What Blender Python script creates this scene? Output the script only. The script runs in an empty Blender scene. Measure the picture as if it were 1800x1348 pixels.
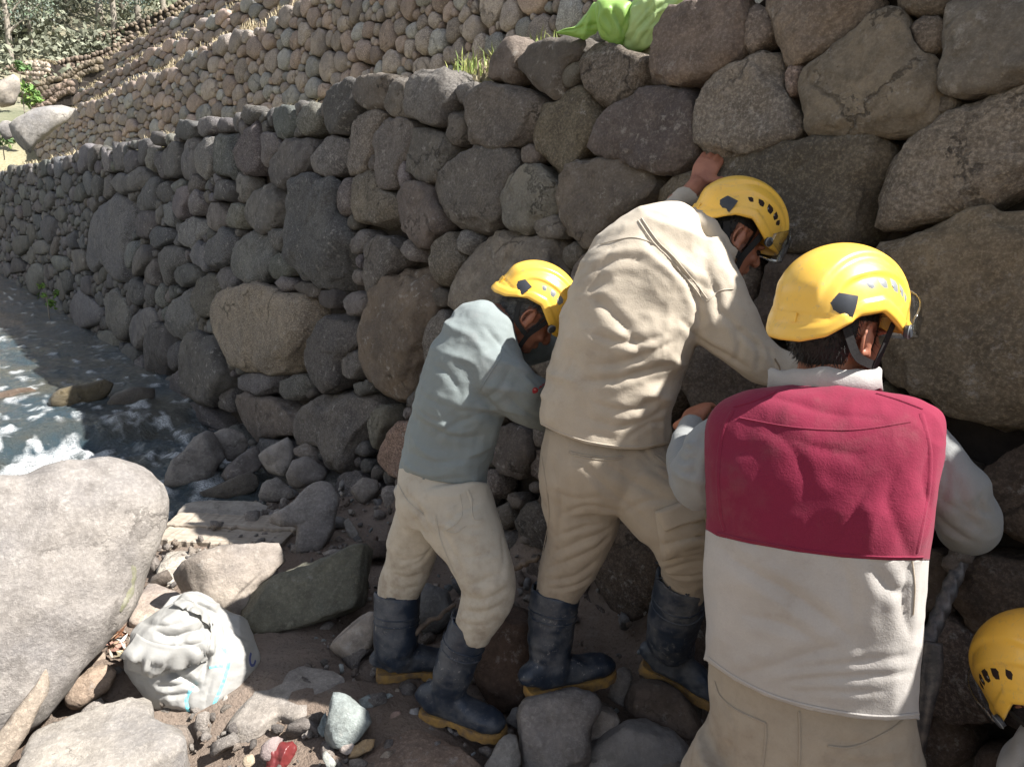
import bpy, bmesh, math, random
import numpy as np
from mathutils import Vector, Matrix
from mathutils.bvhtree import BVHTree

SC = bpy.context.scene
COL = SC.collection
# ------------------------------------------------------------------ camera, sky, sun, exposure
PITCH = math.radians(14.0); FPX = 1300.0
CAM = np.array([0.0, 0.0, 1.6])
RT = np.array([1.0, 0.0, 0.0])
FW = np.array([0.0, math.cos(PITCH), -math.sin(PITCH)])
UP = np.array([0.0, math.sin(PITCH), math.cos(PITCH)])
cd = bpy.data.cameras.new('camera'); cam = bpy.data.objects.new('camera', cd); COL.objects.link(cam)
cam.location = CAM; cam.rotation_euler = (math.pi/2-PITCH, 0, 0)
cd.sensor_width = 36.0; cd.lens = 36.0*FPX/1800.0; cd.clip_start = 0.05; cd.clip_end = 1500.0
SC.camera = cam

SUN = np.array([0.62, -0.15, 0.75]); SUN /= np.linalg.norm(SUN)
wd = bpy.data.worlds.new('World'); SC.world = wd; wd.use_nodes = True
wn = wd.node_tree.nodes; wn.clear()
sky = wn.new('ShaderNodeTexSky'); sky.sky_type = 'NISHITA'; sky.sun_disc = False
sky.sun_elevation = math.asin(SUN[2]); sky.sun_rotation = math.atan2(SUN[0], SUN[1])
sky.altitude = 2800; sky.dust_density = 1.4
bg = wn.new('ShaderNodeBackground'); bg.inputs['Strength'].default_value = 0.10
wo = wn.new('ShaderNodeOutputWorld')
hs = wn.new('ShaderNodeHueSaturation'); hs.inputs['Saturation'].default_value = .42   # sky colour muted to take the blue out of shaded surfaces
wd.node_tree.links.new(sky.outputs[0], hs.inputs['Color']); wd.node_tree.links.new(hs.outputs[0], bg.inputs[0]); wd.node_tree.links.new(bg.outputs[0], wo.inputs[0])
sl = bpy.data.lights.new('sun', 'SUN'); sl.energy = 5.0; sl.angle = math.radians(0.5); sl.color = (1.0, 0.955, 0.89)
so = bpy.data.objects.new('sun', sl); COL.objects.link(so)
so.rotation_euler = Vector(SUN).to_track_quat('Z', 'Y').to_euler(); so.location = (4, -2, 9)
SC.view_settings.view_transform = 'Standard'; SC.view_settings.look = 'None'
SC.view_settings.exposure = 1.42; SC.view_settings.gamma = 1.0; SC.view_settings.use_curve_mapping = False
SC.render.engine = 'CYCLES'

# ------------------------------------------------------------------ helpers
RNG = np.random.default_rng(7); random.seed(7)

def ray(px, py): return FW + (px-900.0)/FPX*RT + (674.0-py)/FPX*UP
def P(px, py, d): return CAM + d*ray(px, py)
def onz(px, py, z):
    r = ray(px, py); return CAM + (z-CAM[2])/r[2]*r
def topx(v):
    v = np.asarray(v)-CAM
    d = v@FW
    return np.stack([900+FPX*(v@RT)/d, 674-FPX*(v@UP)/d, d], -1)

def _hash(i, j, k, s):
    h = (i*374761393 + j*668265263 + k*2147483647 + s*1274126177) & 0xffffffff
    h = ((h ^ (h >> 13))*1274126177) & 0xffffffff
    h = ((h ^ (h >> 16))*2246822519) & 0xffffffff
    return ((h ^ (h >> 15)) & 0xffffff)/float(0xffffff)*2-1
def vnoise(p, s=0):
    p = np.asarray(p, float); f = np.floor(p); i = f.astype(np.int64); t = p-f
    t = t*t*t*(t*(t*6-15)+10); o = 0
    for a in (0, 1):
        wa = t[:, 0] if a else 1-t[:, 0]
        for b in (0, 1):
            wb = wa*(t[:, 1] if b else 1-t[:, 1])
            for c in (0, 1):
                o = o + wb*(t[:, 2] if c else 1-t[:, 2])*_hash(i[:, 0]+a, i[:, 1]+b, i[:, 2]+c, s)
    return o
def fbm(p, s=0, o=4, g=0.5):
    a = 1.0; r = 0; q = np.asarray(p, float)
    for k in range(o):
        r = r+a*vnoise(q, s+k*17); a *= g; q = q*2.03+3.7
    return r
def sstep(x, a, b):
    t = np.clip((np.asarray(x, float)-a)/(b-a), 0, 1); return t*t*(3-2*t)

def mesh(name, v, f, smooth=True):
    me = bpy.data.meshes.new(name)
    me.from_pydata(np.asarray(v, float).tolist(), [], f.tolist() if isinstance(f, np.ndarray) else f)
    if smooth: me.polygons.foreach_set('use_smooth', [True]*len(me.polygons))
    me.update(); return me
def link(name, me, mat=None, parent=None, loc=None, color=None):
    o = bpy.data.objects.new(name, me); COL.objects.link(o)
    if mat is not None and me is not None and not me.materials: me.materials.append(mat)
    if parent is not None: o.parent = parent
    if loc is not None: o.location = loc
    if color is not None: o.color = (color[0], color[1], color[2], 1)
    return o
def tag(o, label, cat, group=None):
    o['label'] = label; o['category'] = cat
    if group: o['group'] = group
    return o
def thing(name, label, cat, loc=(0, 0, 0), group=None):
    o = bpy.data.objects.new(name, None); COL.objects.link(o); o.location = loc; o.empty_display_size = .1
    return tag(o, label, cat, group)

# ------------------------------------------------------------------ materials
def newmat(name):
    m = bpy.data.materials.new(name); m.use_nodes = True; nt = m.node_tree; nt.nodes.clear()
    out = nt.nodes.new('ShaderNodeOutputMaterial'); b = nt.nodes.new('ShaderNodeBsdfPrincipled')
    nt.links.new(b.outputs[0], out.inputs[0]); return m, nt, b, out
def N(nt, t, **k):
    n = nt.nodes.new(t)
    for a, v in k.items():
        if a in n.inputs: n.inputs[a].default_value = v
        else: setattr(n, a, v)
    return n
def noise(nt, vec, scale, detail=6, rough=.55):
    n = N(nt, 'ShaderNodeTexNoise', Scale=scale, Detail=detail, Roughness=rough)
    if vec is not None: nt.links.new(vec, n.inputs['Vector'])
    return n.outputs[0]
def ramp(nt, fac, lo, hi, a=0.0, b=1.0):
    n = N(nt, 'ShaderNodeMapRange'); n.inputs['From Min'].default_value = lo; n.inputs['From Max'].default_value = hi
    n.inputs['To Min'].default_value = a; n.inputs['To Max'].default_value = b
    nt.links.new(fac, n.inputs['Value']); return n.outputs[0]
def mixc(nt, fac, a, b, mode='MIX'):
    n = N(nt, 'ShaderNodeMix', data_type='RGBA', blend_type=mode)
    for i, x in ((0, fac), (6, a), (7, b)):
        if hasattr(x, 'links'): nt.links.new(x, n.inputs[i])
        elif i == 0: n.inputs[0].default_value = x
        else: n.inputs[i].default_value = (x[0], x[1], x[2], 1)
    return n.outputs[2]
def mul(nt, a, b, op='MULTIPLY'):
    n = N(nt, 'ShaderNodeMath', operation=op)
    for i, x in ((0, a), (1, b)):
        if hasattr(x, 'links'): nt.links.new(x, n.inputs[i])
        else: n.inputs[i].default_value = x
    return n.outputs[0]
def bump(nt, b, h, strength, dist):
    n = N(nt, 'ShaderNodeBump', Strength=strength, Distance=dist); nt.links.new(h, n.inputs['Height'])
    nt.links.new(n.outputs[0], b.inputs['Normal']); return n
def objvec(nt, rnd=True):
    tc = N(nt, 'ShaderNodeTexCoord'); v = tc.outputs['Object']
    if rnd:
        oi = N(nt, 'ShaderNodeObjectInfo'); s = mul(nt, oi.outputs['Random'], 37.0)
        a = N(nt, 'ShaderNodeVectorMath', operation='ADD'); nt.links.new(v, a.inputs[0]); nt.links.new(s, a.inputs[1]); v = a.outputs[0]
        return v, oi
    return v, None

def stone_mat(name, scale=1.0, lichen=.5, dirt=(.10, .075, .055), wet=0.0, useattr=False, bumpk=1.0, spk=1.0):
    m, nt, b, out = newmat(name); v, oi = objvec(nt)
    if useattr:
        at = N(nt, 'ShaderNodeVertexColor', layer_name='tint'); base = at.outputs[0]
    else: base = oi.outputs['Color']
    n1 = noise(nt, v, 3.2*scale, 5, .6); n2 = noise(nt, v, 16*scale, 8, .68); n3 = noise(nt, v, 95*scale, 6, .78)
    c = mixc(nt, 1.0, base, mixc(nt, ramp(nt, n1, .3, .7), (.62, .62, .66), (1.34, 1.27, 1.18)), 'MULTIPLY')
    c = mixc(nt, ramp(nt, n2, .44, .68, 0, .75), c, mixc(nt, 1.0, base, (.5, .47, .45), 'MULTIPLY'))
    c = mixc(nt, ramp(nt, n2, .36, .22, 0, .5), c, mixc(nt, .35, base, dirt))
    n4 = noise(nt, v, 30*scale, 6, .75); n5 = noise(nt, v, 6*scale, 3, .5)
    c = mixc(nt, mul(nt, ramp(nt, n4, .55, .65, 0, lichen*1.3), ramp(nt, n5, .42, .58)), c, (.42, .40, .37))
    vr = ramp(nt, oi.outputs['Random'], 0, 1, .15*spk, .75*spk); c = mixc(nt, mul(nt, ramp(nt, n3, .50, .62), vr), c, mixc(nt, 1.0, base, (2.1, 2.05, 2.0), 'MULTIPLY'))
    c = mixc(nt, mul(nt, ramp(nt, n3, .48, .36), vr), c, mixc(nt, 1.0, base, (.42, .40, .38), 'MULTIPLY'))
    n6 = noise(nt, v, 9*scale, 9, .78); c = mixc(nt, ramp(nt, n6, .60, .70, 0, .55), c, mixc(nt, 1.0, base, (2.1, 2.05, 2.0), 'MULTIPLY')); c = mixc(nt, ramp(nt, n6, .38, .28, 0, .6), c, mixc(nt, 1.0, base, (.38, .36, .34), 'MULTIPLY'))
    vo = N(nt, 'ShaderNodeTexVoronoi', Scale=3.1*scale, feature='DISTANCE_TO_EDGE'); wv = N(nt, 'ShaderNodeVectorMath', operation='ADD'); nt.links.new(v, wv.inputs[0]); nt.links.new(mul(nt, n2, .22), wv.inputs[1]); nt.links.new(wv.outputs[0], vo.inputs['Vector']); crk = mul(nt, ramp(nt, vo.outputs[0], .0, .02, 1, 0), ramp(nt, n1, .52, .6))
    c = mixc(nt, mul(nt, crk, .55), c, mixc(nt, 1.0, base, (.35, .32, .3), 'MULTIPLY'))
    nt.links.new(c, b.inputs['Base Color'])
    b.inputs['Roughness'].default_value = .86-.5*wet; b.inputs['Specular IOR Level'].default_value = .3+.3*wet
    h = mul(nt, mul(nt, n2, .55), mul(nt, n3, .30), 'ADD'); h = mul(nt, h, mul(nt, n4, .4), 'ADD'); h = mul(nt, h, mul(nt, n6, .8), 'ADD'); h = mul(nt, h, mul(nt, crk, -.35), 'ADD')
    bump(nt, b, h, bumpk, .028/scale**.5)
    return m
M = {}
M['stone'] = stone_mat('weathered_stone')
M['stone_far'] = stone_mat('terrace_stone', 1.0, .35)
M['rock'] = stone_mat('bank_rock', .8, .35, (.16, .11, .08), bumpk=.6, spk=.5)
M['wet'] = stone_mat('wet_rock', 1.3, .15, (.05, .055, .03), 1.0)

def dirt_mat():
    m, nt, b, out = newmat('bank_soil'); tc = N(nt, 'ShaderNodeTexCoord'); v = tc.outputs['Object']
    n1 = noise(nt, v, 1.3, 5); n2 = noise(nt, v, 14, 8, .7); n3 = noise(nt, v, 90, 5, .7)
    c = mixc(nt, ramp(nt, n1, .35, .65), (.105, .068, .048), (.20, .145, .11))
    c = mixc(nt, ramp(nt, n2, .5, .68, 0, .8), c, (.27, .22, .18))
    c = mixc(nt, ramp(nt, n3, .55, .72, 0, .6), c, (.06, .042, .032))
    c = mixc(nt, ramp(nt, n3, .35, .25, 0, .5), c, (.30, .26, .22))
    vo = N(nt, 'ShaderNodeTexVoronoi', Scale=55.0); nt.links.new(v, vo.inputs['Vector'])
    nt.links.new(c, b.inputs['Base Color']); b.inputs['Roughness'].default_value = .95; b.inputs['Specular IOR Level'].default_value = .15
    h = mul(nt, mul(nt, n2, 1.0), mul(nt, n3, .5), 'ADD'); h = mul(nt, h, mul(nt, vo.outputs[0], -.35), 'ADD'); bump(nt, b, h, 1.0, .03); return m
M['soil'] = dirt_mat()

def plain(name, col, rough=.6, var=.25, scale=20, bumpd=.0, spec=.4, col2=None, coat=0):
    m, nt, b, out = newmat(name); v, oi = objvec(nt)
    n1 = noise(nt, v, scale, 6, .65)
    c2 = col2 or tuple(x*(1-var) for x in col)
    nt.links.new(mixc(nt, ramp(nt, n1, .35, .68), col, c2), b.inputs['Base Color'])
    b.inputs['Roughness'].default_value = rough; b.inputs['Specular IOR Level'].default_value = spec
    if coat: b.inputs['Coat Weight'].default_value = coat; b.inputs['Coat Roughness'].default_value = .12
    if bumpd: bump(nt, b, noise(nt, v, scale*4, 6, .7), .7, bumpd)
    return m

# ------------------------------------------------------------------ stones
def radial(poly, c, n):
    poly = np.asarray(poly, float)-c; q = np.roll(poly, -1, 0); e = q-poly
    out = np.zeros(n)
    for k in range(n):
        th = 2*math.pi*k/n; d = np.array([math.cos(th), math.sin(th)])
        den = d[0]*e[:, 1]-d[1]*e[:, 0]; den = np.where(abs(den) < 1e-12, 1e-12, den)
        t = (poly[:, 0]*e[:, 1]-poly[:, 1]*e[:, 0])/den; s = (poly[:, 0]*d[1]-poly[:, 1]*d[0])/den
        ok = (t > 0) & (s >= -1e-6) & (s <= 1+1e-6)
        out[k] = t[ok].max() if ok.any() else np.hypot(*poly.T).min()
    return out
def pcent(poly):
    p = np.asarray(poly, float); q = np.roll(p, -1, 0); a = p[:, 0]*q[:, 1]-q[:, 0]*p[:, 1]
    A = a.sum()/2
    return np.array([((p[:, 0]+q[:, 0])*a).sum(), ((p[:, 1]+q[:, 1])*a).sum()])/(6*A)
def stone_geo(R, df, db, e=.62, seg=28, rings=16, facets=5, n1=.05, n2=.015, seed=0, f1=None, xs=1.0, frontal=0.0):
    """closed boulder: radial outline table R (plane xy), front/back depth df/db along z"""
    rg = np.random.default_rng(seed); n = len(R); th = np.arange(seg)*2*math.pi/seg
    Rt = np.interp(th, np.arange(n+1)*2*math.pi/n, np.append(R, R[0]))
    for _ in range(seg//40): Rt = .25*np.roll(Rt, 1)+.5*Rt+.25*np.roll(Rt, -1)
    ph = np.linspace(0, math.pi, rings+1)[1:-1]; ph = ph+.16*np.sin(2*ph)
    s = np.sin(ph)**e; c = np.sign(np.cos(ph))*abs(np.cos(ph))**(e*1.05)
    z = np.where(c > 0, c*df, c*db)
    x = (s[:, None]*Rt*np.cos(th)).ravel(); y = (s[:, None]*Rt*np.sin(th)).ravel()
    v = np.stack([x, y, np.repeat(z, seg)], 1); v = np.vstack([v, [[0, 0, df], [0, 0, -db]]])
    sz = Rt.mean(); ax = np.array([np.interp(0, [0], [Rt[[0, seg//2]].mean()]), Rt[[seg//4, 3*seg//4]].mean(), df])
    for k in range(facets):
        d = rg.normal(size=3); d[2] = abs(d[2])*.9+.35*frontal if rg.random() < .85 else d[2]; d /= np.linalg.norm(d)
        sup = (v@d).max(); off = sup*rg.uniform(.74+.08*frontal, .95); ex = v@d-off
        v = v-np.where(ex > 0, ex, 0)[:, None]*d*.88
    if xs != 1.0: v[:, 0] *= xs
    nr = v/(np.linalg.norm(v, axis=1)[:, None]+1e-9); f = f1 or 1.3/max(sz, .03)
    o3 = rg.uniform(-50, 50, 3)
    d = n1*sz*fbm(v*f+o3, seed, 3)+n2*sz*fbm(v*f*4.5+o3, seed+5, 3)
    v = v+nr*d[:, None]
    F = []; m = rings-1; i = np.arange(seg); j = (i+1) % seg
    q = [np.stack([r*seg+i, (r+1)*seg+i, (r+1)*seg+j, r*seg+j], 1) for r in range(m-1)]
    F = np.vstack(q).tolist(); t = m*seg
    F += [[t, int(a), int(b)] for a, b in zip(i, j)] + [[t+1, (m-1)*seg+int(b), (m-1)*seg+int(a)] for a, b in zip(i, j)]
    return v, F

# wall frame: straight walls, battered
TW = np.array([-.635, .772]); TW /= np.linalg.norm(TW); NW = np.array([TW[1], -TW[0]]); BAT = .12; D0 = 1.87
sa = 1/math.sqrt(1+BAT*BAT)
AX = np.array([-TW[0], -TW[1], 0.0]); AY = np.array([NW[0]*BAT, NW[1]*BAT, 1.0])*sa; AZ = np.cross(AX, AY)
def wpt(X, z, off=0.0):
    """point on a wall plane: X to the right along the wall, height z, off = setback of the terrace"""
    q = D0+off+BAT*z; return np.array([-TW[0]*X+NW[0]*q, -TW[1]*X+NW[1]*q, z])
def whit(px, py, off=0.0):
    r = ray(px, py); den = NW@r[:2]-BAT*r[2]; l = (D0+off+BAT*1.6)/max(den, .02)
    p = CAM+l*r; return np.array([-(TW@p[:2]), p[2]])
def warp(X):   # squeeze the far stretch of the wall, so far fillers come out long
    u = -np.asarray(X, float); return -np.where(u < 6, u, 6+np.log1p(.16*np.maximum(u-6, 0))/.16)
def unwarp(U):
    u = -np.asarray(U, float); return -np.where(u < 6, u, 6+np.expm1(.16*np.maximum(u-6, 0))/.16)

def pack(traced, zone, top, sizes, seed, nt=20, asp=(.95, 1.45), bsp=(.72, 1.0), zlo=-.35, grow=1.5, holes=None):
    """dry-stone packing in a warped wall plane. traced: list of (center, table). Adds random stones between them."""
    rg = np.random.default_rng(seed)
    C = [t[0] for t in traced]; T = [t[1] for t in traced]; E = [None]*len(T)
    th = np.arange(nt)*2*math.pi/nt; cs = np.stack([np.cos(th), np.sin(th)], 1)
    Ca = np.array(C).reshape(-1, 2); Ta = np.array(T).reshape(-1, nt)
    def metric(p, Cj, Tj):     # p (m,2) vs stones (k) -> distance, radius
        d = p[:, None, :]-Cj[None]; r = np.hypot(d[..., 0], d[..., 1])+1e-9
        a = (np.arctan2(d[..., 1], d[..., 0]) % (2*math.pi))/(2*math.pi)*nt
        i = np.floor(a).astype(int) % nt; f = a-np.floor(a)
        R = np.take_along_axis(np.broadcast_to(Tj[None], (len(p),)+Tj.shape), i[..., None], 2)[..., 0]*(1-f) + \
            np.take_along_axis(np.broadcast_to(Tj[None], (len(p),)+Tj.shape), ((i+1) % nt)[..., None], 2)[..., 0]*f
        return r, R
    rmax = [Ta.max(1)] if len(Ta) else [np.zeros(0)]
    rm = Ta.max(1) if len(Ta) else np.zeros(0)
    for size, tries in sizes:
        pts = np.stack([rg.uniform(zone[0], zone[1], tries), rg.uniform(zlo, zone[2], tries)], 1)
        for p in pts:
            r = size*rg.uniform(.78, 1.15)
            if holes is not None and holes(unwarp(p[0]), p[1], r): continue
            if p[1]+r*.8 > top(unwarp(p[0])) or (p[0] < -6 and r > .17): continue
            if len(Ca):
                near = np.where(np.abs(Ca-p).max(1) < rm+r*1.5)[0]
                if len(near):
                    dd, R = metric(p[None], Ca[near], Ta[near])
                    if (dd[0]-R[0]).min() < .70*r: continue
            a = r*rg.uniform(*asp); b = r*rg.uniform(*bsp); t0 = rg.normal(0, .45)
            x = cs[:, 0]*math.cos(t0)+cs[:, 1]*math.sin(t0); y = -cs[:, 0]*math.sin(t0)+cs[:, 1]*math.cos(t0)
            tab = 1/np.sqrt((x/a)**2+(y/b)**2)
            Ca = np.vstack([Ca, p]); Ta = np.vstack([Ta, tab]); rm = np.append(rm, tab.max())
    n0 = len(traced); out = [(Ca[i], Ta[i], True) for i in range(n0)]; base = Ta.copy()
    for i in range(n0, len(Ca)):
        near = np.where(np.abs(Ca-Ca[i]).max(1) < rm+rm[i]*2.4)[0]; near = near[near != i]
        tab = np.zeros(nt)
        fr = np.linspace(.45, grow, 14)
        pts = Ca[i]+cs[:, None, :]*(base[i][:, None]*fr[None])[..., None]; pts = pts.reshape(-1, 2)
        ok = np.ones(len(pts), bool)
        if len(near):
            dd, R = metric(pts, Ca[near], base[near]); own = np.tile(fr, nt)
            lim = np.where(near[None] < n0, .99*R, R*own[:, None]*1.03)
            ok = (dd > lim).all(1)
        ok = ok.reshape(nt, 14)
        for k in range(nt):
            j = np.argmin(ok[k]) if not ok[k].all() else 14
            tab[k] = base[i][k]*fr[max(0, j-1)]
        tab = .2*np.roll(tab, 1)+.6*tab+.2*np.roll(tab, -1)
        out.append((Ca[i], tab, False))
    return out
# ------------------------------------------------------------------ ground, river, hill
def gz(x, y, fine=True):
    x = np.asarray(x, float); y = np.asarray(y, float)
    q = NW[0]*x+NW[1]*y; u = TW[0]*x+TW[1]*y; r = np.hypot(x, y)
    z = -.02-.46*sstep(u, 3.5, 5.0)
    z = z-.12*sstep(u, 3.0, 3.6)*sstep(.9-q, 0, .5)
    z = z+.24*sstep(q, 1.70, 2.0)*sstep(u, -1.5, 0)*(1-sstep(u, 2.6, 4.2))
    z = z-.10*sstep(x, .3, .7)*(1-sstep(q, 1.2, 1.6))
    z = z+np.where(u > 20, .02*(u-20), 0)
    thr = .10+.14*np.maximum(np.maximum(-14.2-x, y-18), 0)
    for off, h in ((0.0, 2.14), (2.0, 3.9), (3.6, 5.45), (5.2, 7.2)):
        qq = q-(D0+off+BAT*h)
        z = np.where((qq > thr) & (u < 31+off), np.maximum(z, h+.015*np.minimum(qq, 3)), z)
    hill = 1.9+(r-27)*.30+np.where(r > 41, (r-41)*.25, 0)
    z = np.where((q > -4) & (r > 25), np.maximum(z, hill*sstep(q, -4, 1)), z)
    z = np.where(q > 12, np.maximum(z, 7.2+(q-12)*.5), z)
    z = np.where(q < -9, np.maximum(z, (-9-q)*.3), z)
    return z
def axis(lo, a, b, hi, st, g=1.13):
    c = list(np.arange(a, b, st)); s = st; x = a
    L = []
    while x > lo: s *= g; x -= s; L.append(x)
    s = st; x = c[-1]; Rr = []
    while x < hi: s *= g; x += s; Rr.append(x)
    return np.array(L[::-1]+c+Rr)
gx = axis(-320, -14, 1.7, 320, .042); gy = axis(-320, 1.2, 18.0, 420, .042)
XX, YY = np.meshgrid(gx, gy); V = np.stack([XX.ravel(), YY.ravel()], 1)
zz = gz(V[:, 0], V[:, 1])
p3 = np.stack([V[:, 0], V[:, 1], np.zeros(len(V))], 1)
near = np.exp(-(np.hypot(V[:, 0], V[:, 1]-2)/6)**2)
zz = zz+near*(.045*fbm(p3*2.2, 3, 3)+.016*fbm(p3*11, 4, 3)+.006*fbm(p3*40, 6, 2))
far = sstep(np.hypot(V[:, 0], V[:, 1]), 40, 60); zz = zz+far*(1.3*fbm(p3*.11, 9, 4)+.35*fbm(p3*.6, 8, 3))
nx = len(gx); ii, jj = np.meshgrid(np.arange(nx-1), np.arange(len(gy)-1)); a = (jj*nx+ii).ravel()
me = mesh('ground', np.column_stack([V, zz]), np.stack([a, a+1, a+nx+1, a+nx], 1))
# ground material: soil near, dry grass on the terraces and on the hill
m, nt, b, out = newmat('valley_ground'); tc = N(nt, 'ShaderNodeTexCoord'); v = tc.outputs['Object']
sx = N(nt, 'ShaderNodeSeparateXYZ'); nt.links.new(v, sx.inputs[0])
n1 = noise(nt, v, 1.6, 5); n2 = noise(nt, v, 13, 8, .7); n3 = noise(nt, v, 80, 5, .7)
c = mixc(nt, ramp(nt, n1, .35, .65), (.18, .135, .105), (.285, .23, .19))
c = mixc(nt, ramp(nt, n2, .5, .66, 0, .8), c, (.23, .19, .16))
c = mixc(nt, ramp(nt, n3, .55, .7, 0, .6), c, (.055, .04, .03))
gr = mixc(nt, ramp(nt, n2, .4, .62), (.38, .33, .23), (.22, .21, .12))
c = mixc(nt, ramp(nt, sx.outputs[2], 1.2, 1.6), c, gr)
n6 = noise(nt, v, .16, 6, .6); n7 = noise(nt, v, 1.1, 6, .7)
hl = mixc(nt, ramp(nt, n6, .42, .58), (.27, .25, .18), (.13, .145, .09)); hl = mixc(nt, ramp(nt, n7, .5, .66, 0, .7), hl, (.09, .11, .07))  # hill tones paled, distance haze put into the colour
ln = N(nt, 'ShaderNodeVectorMath', operation='LENGTH'); nt.links.new(v, ln.inputs[0])
c = mixc(nt, ramp(nt, ln.outputs['Value'], 30, 36), c, hl)
nt.links.new(c, b.inputs['Base Color']); b.inputs['Roughness'].default_value = .95; b.inputs['Specular IOR Level'].default_value = .15
h = mul(nt, mul(nt, n2, 1.0), mul(nt, n3, .5), 'ADD'); bump(nt, b, h, 1.0, .03)
g = link('ground', me, m); g['kind'] = 'structure'

# river: sheet with a small step, ripples and foam
us = axis(3.9, 4.2, 10, 40, .035, 1.05); qs = axis(-14, -3.2, 1.85, 2.3, .04, 1.08)
UU, QQ = np.meshgrid(us, qs); uu = UU.ravel(); qq = QQ.ravel()
wx = TW[0]*uu+NW[0]*qq; wy = TW[1]*uu+NW[1]*qq
w3 = np.stack([uu, qq, np.zeros(len(uu))], 1)
stp = 6.2+.35*vnoise(w3*[0, 1.6, 0]+[3, 0, 0], 2)+.12*(qq-.8)
wz = -.235+.13*sstep(uu, stp-.22, stp+.12)+.008*np.maximum(uu-7, 0)*0
turb = .35+1.1*np.exp(-((uu-5.8)/.9)**2)
wz = wz+turb*(.026*fbm(w3*[3.2, 5.5, 1]+1.0, 11, 4, .55)+.011*fbm(w3*[11, 17, 1], 12, 3, .6)) + .012*vnoise(w3*[1.4, 2.2, 1], 13)
foam = np.exp(-((uu-(stp-.42))/.26)**2)*sstep(qq, 1.25, .55)*1.05+.62*np.exp(-((uu-(stp-1.0))/.35)**2)*sstep(qq, .55, .1)
foam = foam+.45*np.exp(-((uu-stp-.2)/.15)**2)*sstep(qq, .9, .2)
foam = foam+.40*np.exp(-((uu-4.9)/.3)**2)*np.exp(-((qq-1.25)/.3)**2)
fn = fbm(w3*[6, 9, 1], 21, 5, .6)
foam = np.clip(foam*1.25+fn*.55-.22, 0, 1)+np.clip(fbm(w3*[3.0, 15, 1]+5, 22, 6, .66)*.62-.34, 0, .5)*sstep(uu, 13, 5)
wz = wz+foam*.05*np.abs(fbm(w3*[9, 12, 1], 31, 3))
nu = len(us); ii, jj = np.meshgrid(np.arange(nu-1), np.arange(len(qs)-1)); a = (jj*nu+ii).ravel()
me = mesh('river', np.column_stack([wx, wy, wz]), np.stack([a, a+nu, a+nu+1, a+1], 1))
at = me.color_attributes.new('foam', 'FLOAT_COLOR', 'POINT'); at.data.foreach_set('color', np.repeat(np.column_stack([foam]), 4, 1).ravel().astype(np.float32))
m, nt, b, out = newmat('stream_water'); tc = N(nt, 'ShaderNodeTexCoord'); v = tc.outputs['Object']
vc = N(nt, 'ShaderNodeVertexColor', layer_name='foam'); n1 = noise(nt, v, 1.4, 5, .6); n2 = noise(nt, v, 110, 7, .8)
c = mixc(nt, ramp(nt, n1, .4, .62), (.038, .062, .078), (.08, .08, .066))
fm = mul(nt, ramp(nt, vc.outputs[0], .08, .5), ramp(nt, n2, .38, .58), 'MULTIPLY')
c = mixc(nt, fm, c, (.80, .84, .86)); nt.links.new(c, b.inputs['Base Color'])
nt.links.new(mul(nt, mul(nt, fm, .6), .05, 'ADD'), b.inputs['Roughness']); b.inputs['IOR'].default_value = 1.33
b.inputs['Specular IOR Level'].default_value = .7
n8 = N(nt, 'ShaderNodeTexNoise', Scale=21.0, Detail=6.0, Roughness=.65); mp = N(nt, 'ShaderNodeMapping'); mp.inputs['Scale'].default_value = (1.0, 1.7, 1)
mp.inputs['Rotation'].default_value = (0, 0, .9); nt.links.new(v, mp.inputs[0]); nt.links.new(mp.outputs[0], n8.inputs['Vector'])
bump(nt, b, n8.outputs[0], 1.0, .05)
o = link('river', me, m); o['kind'] = 'structure'

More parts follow.
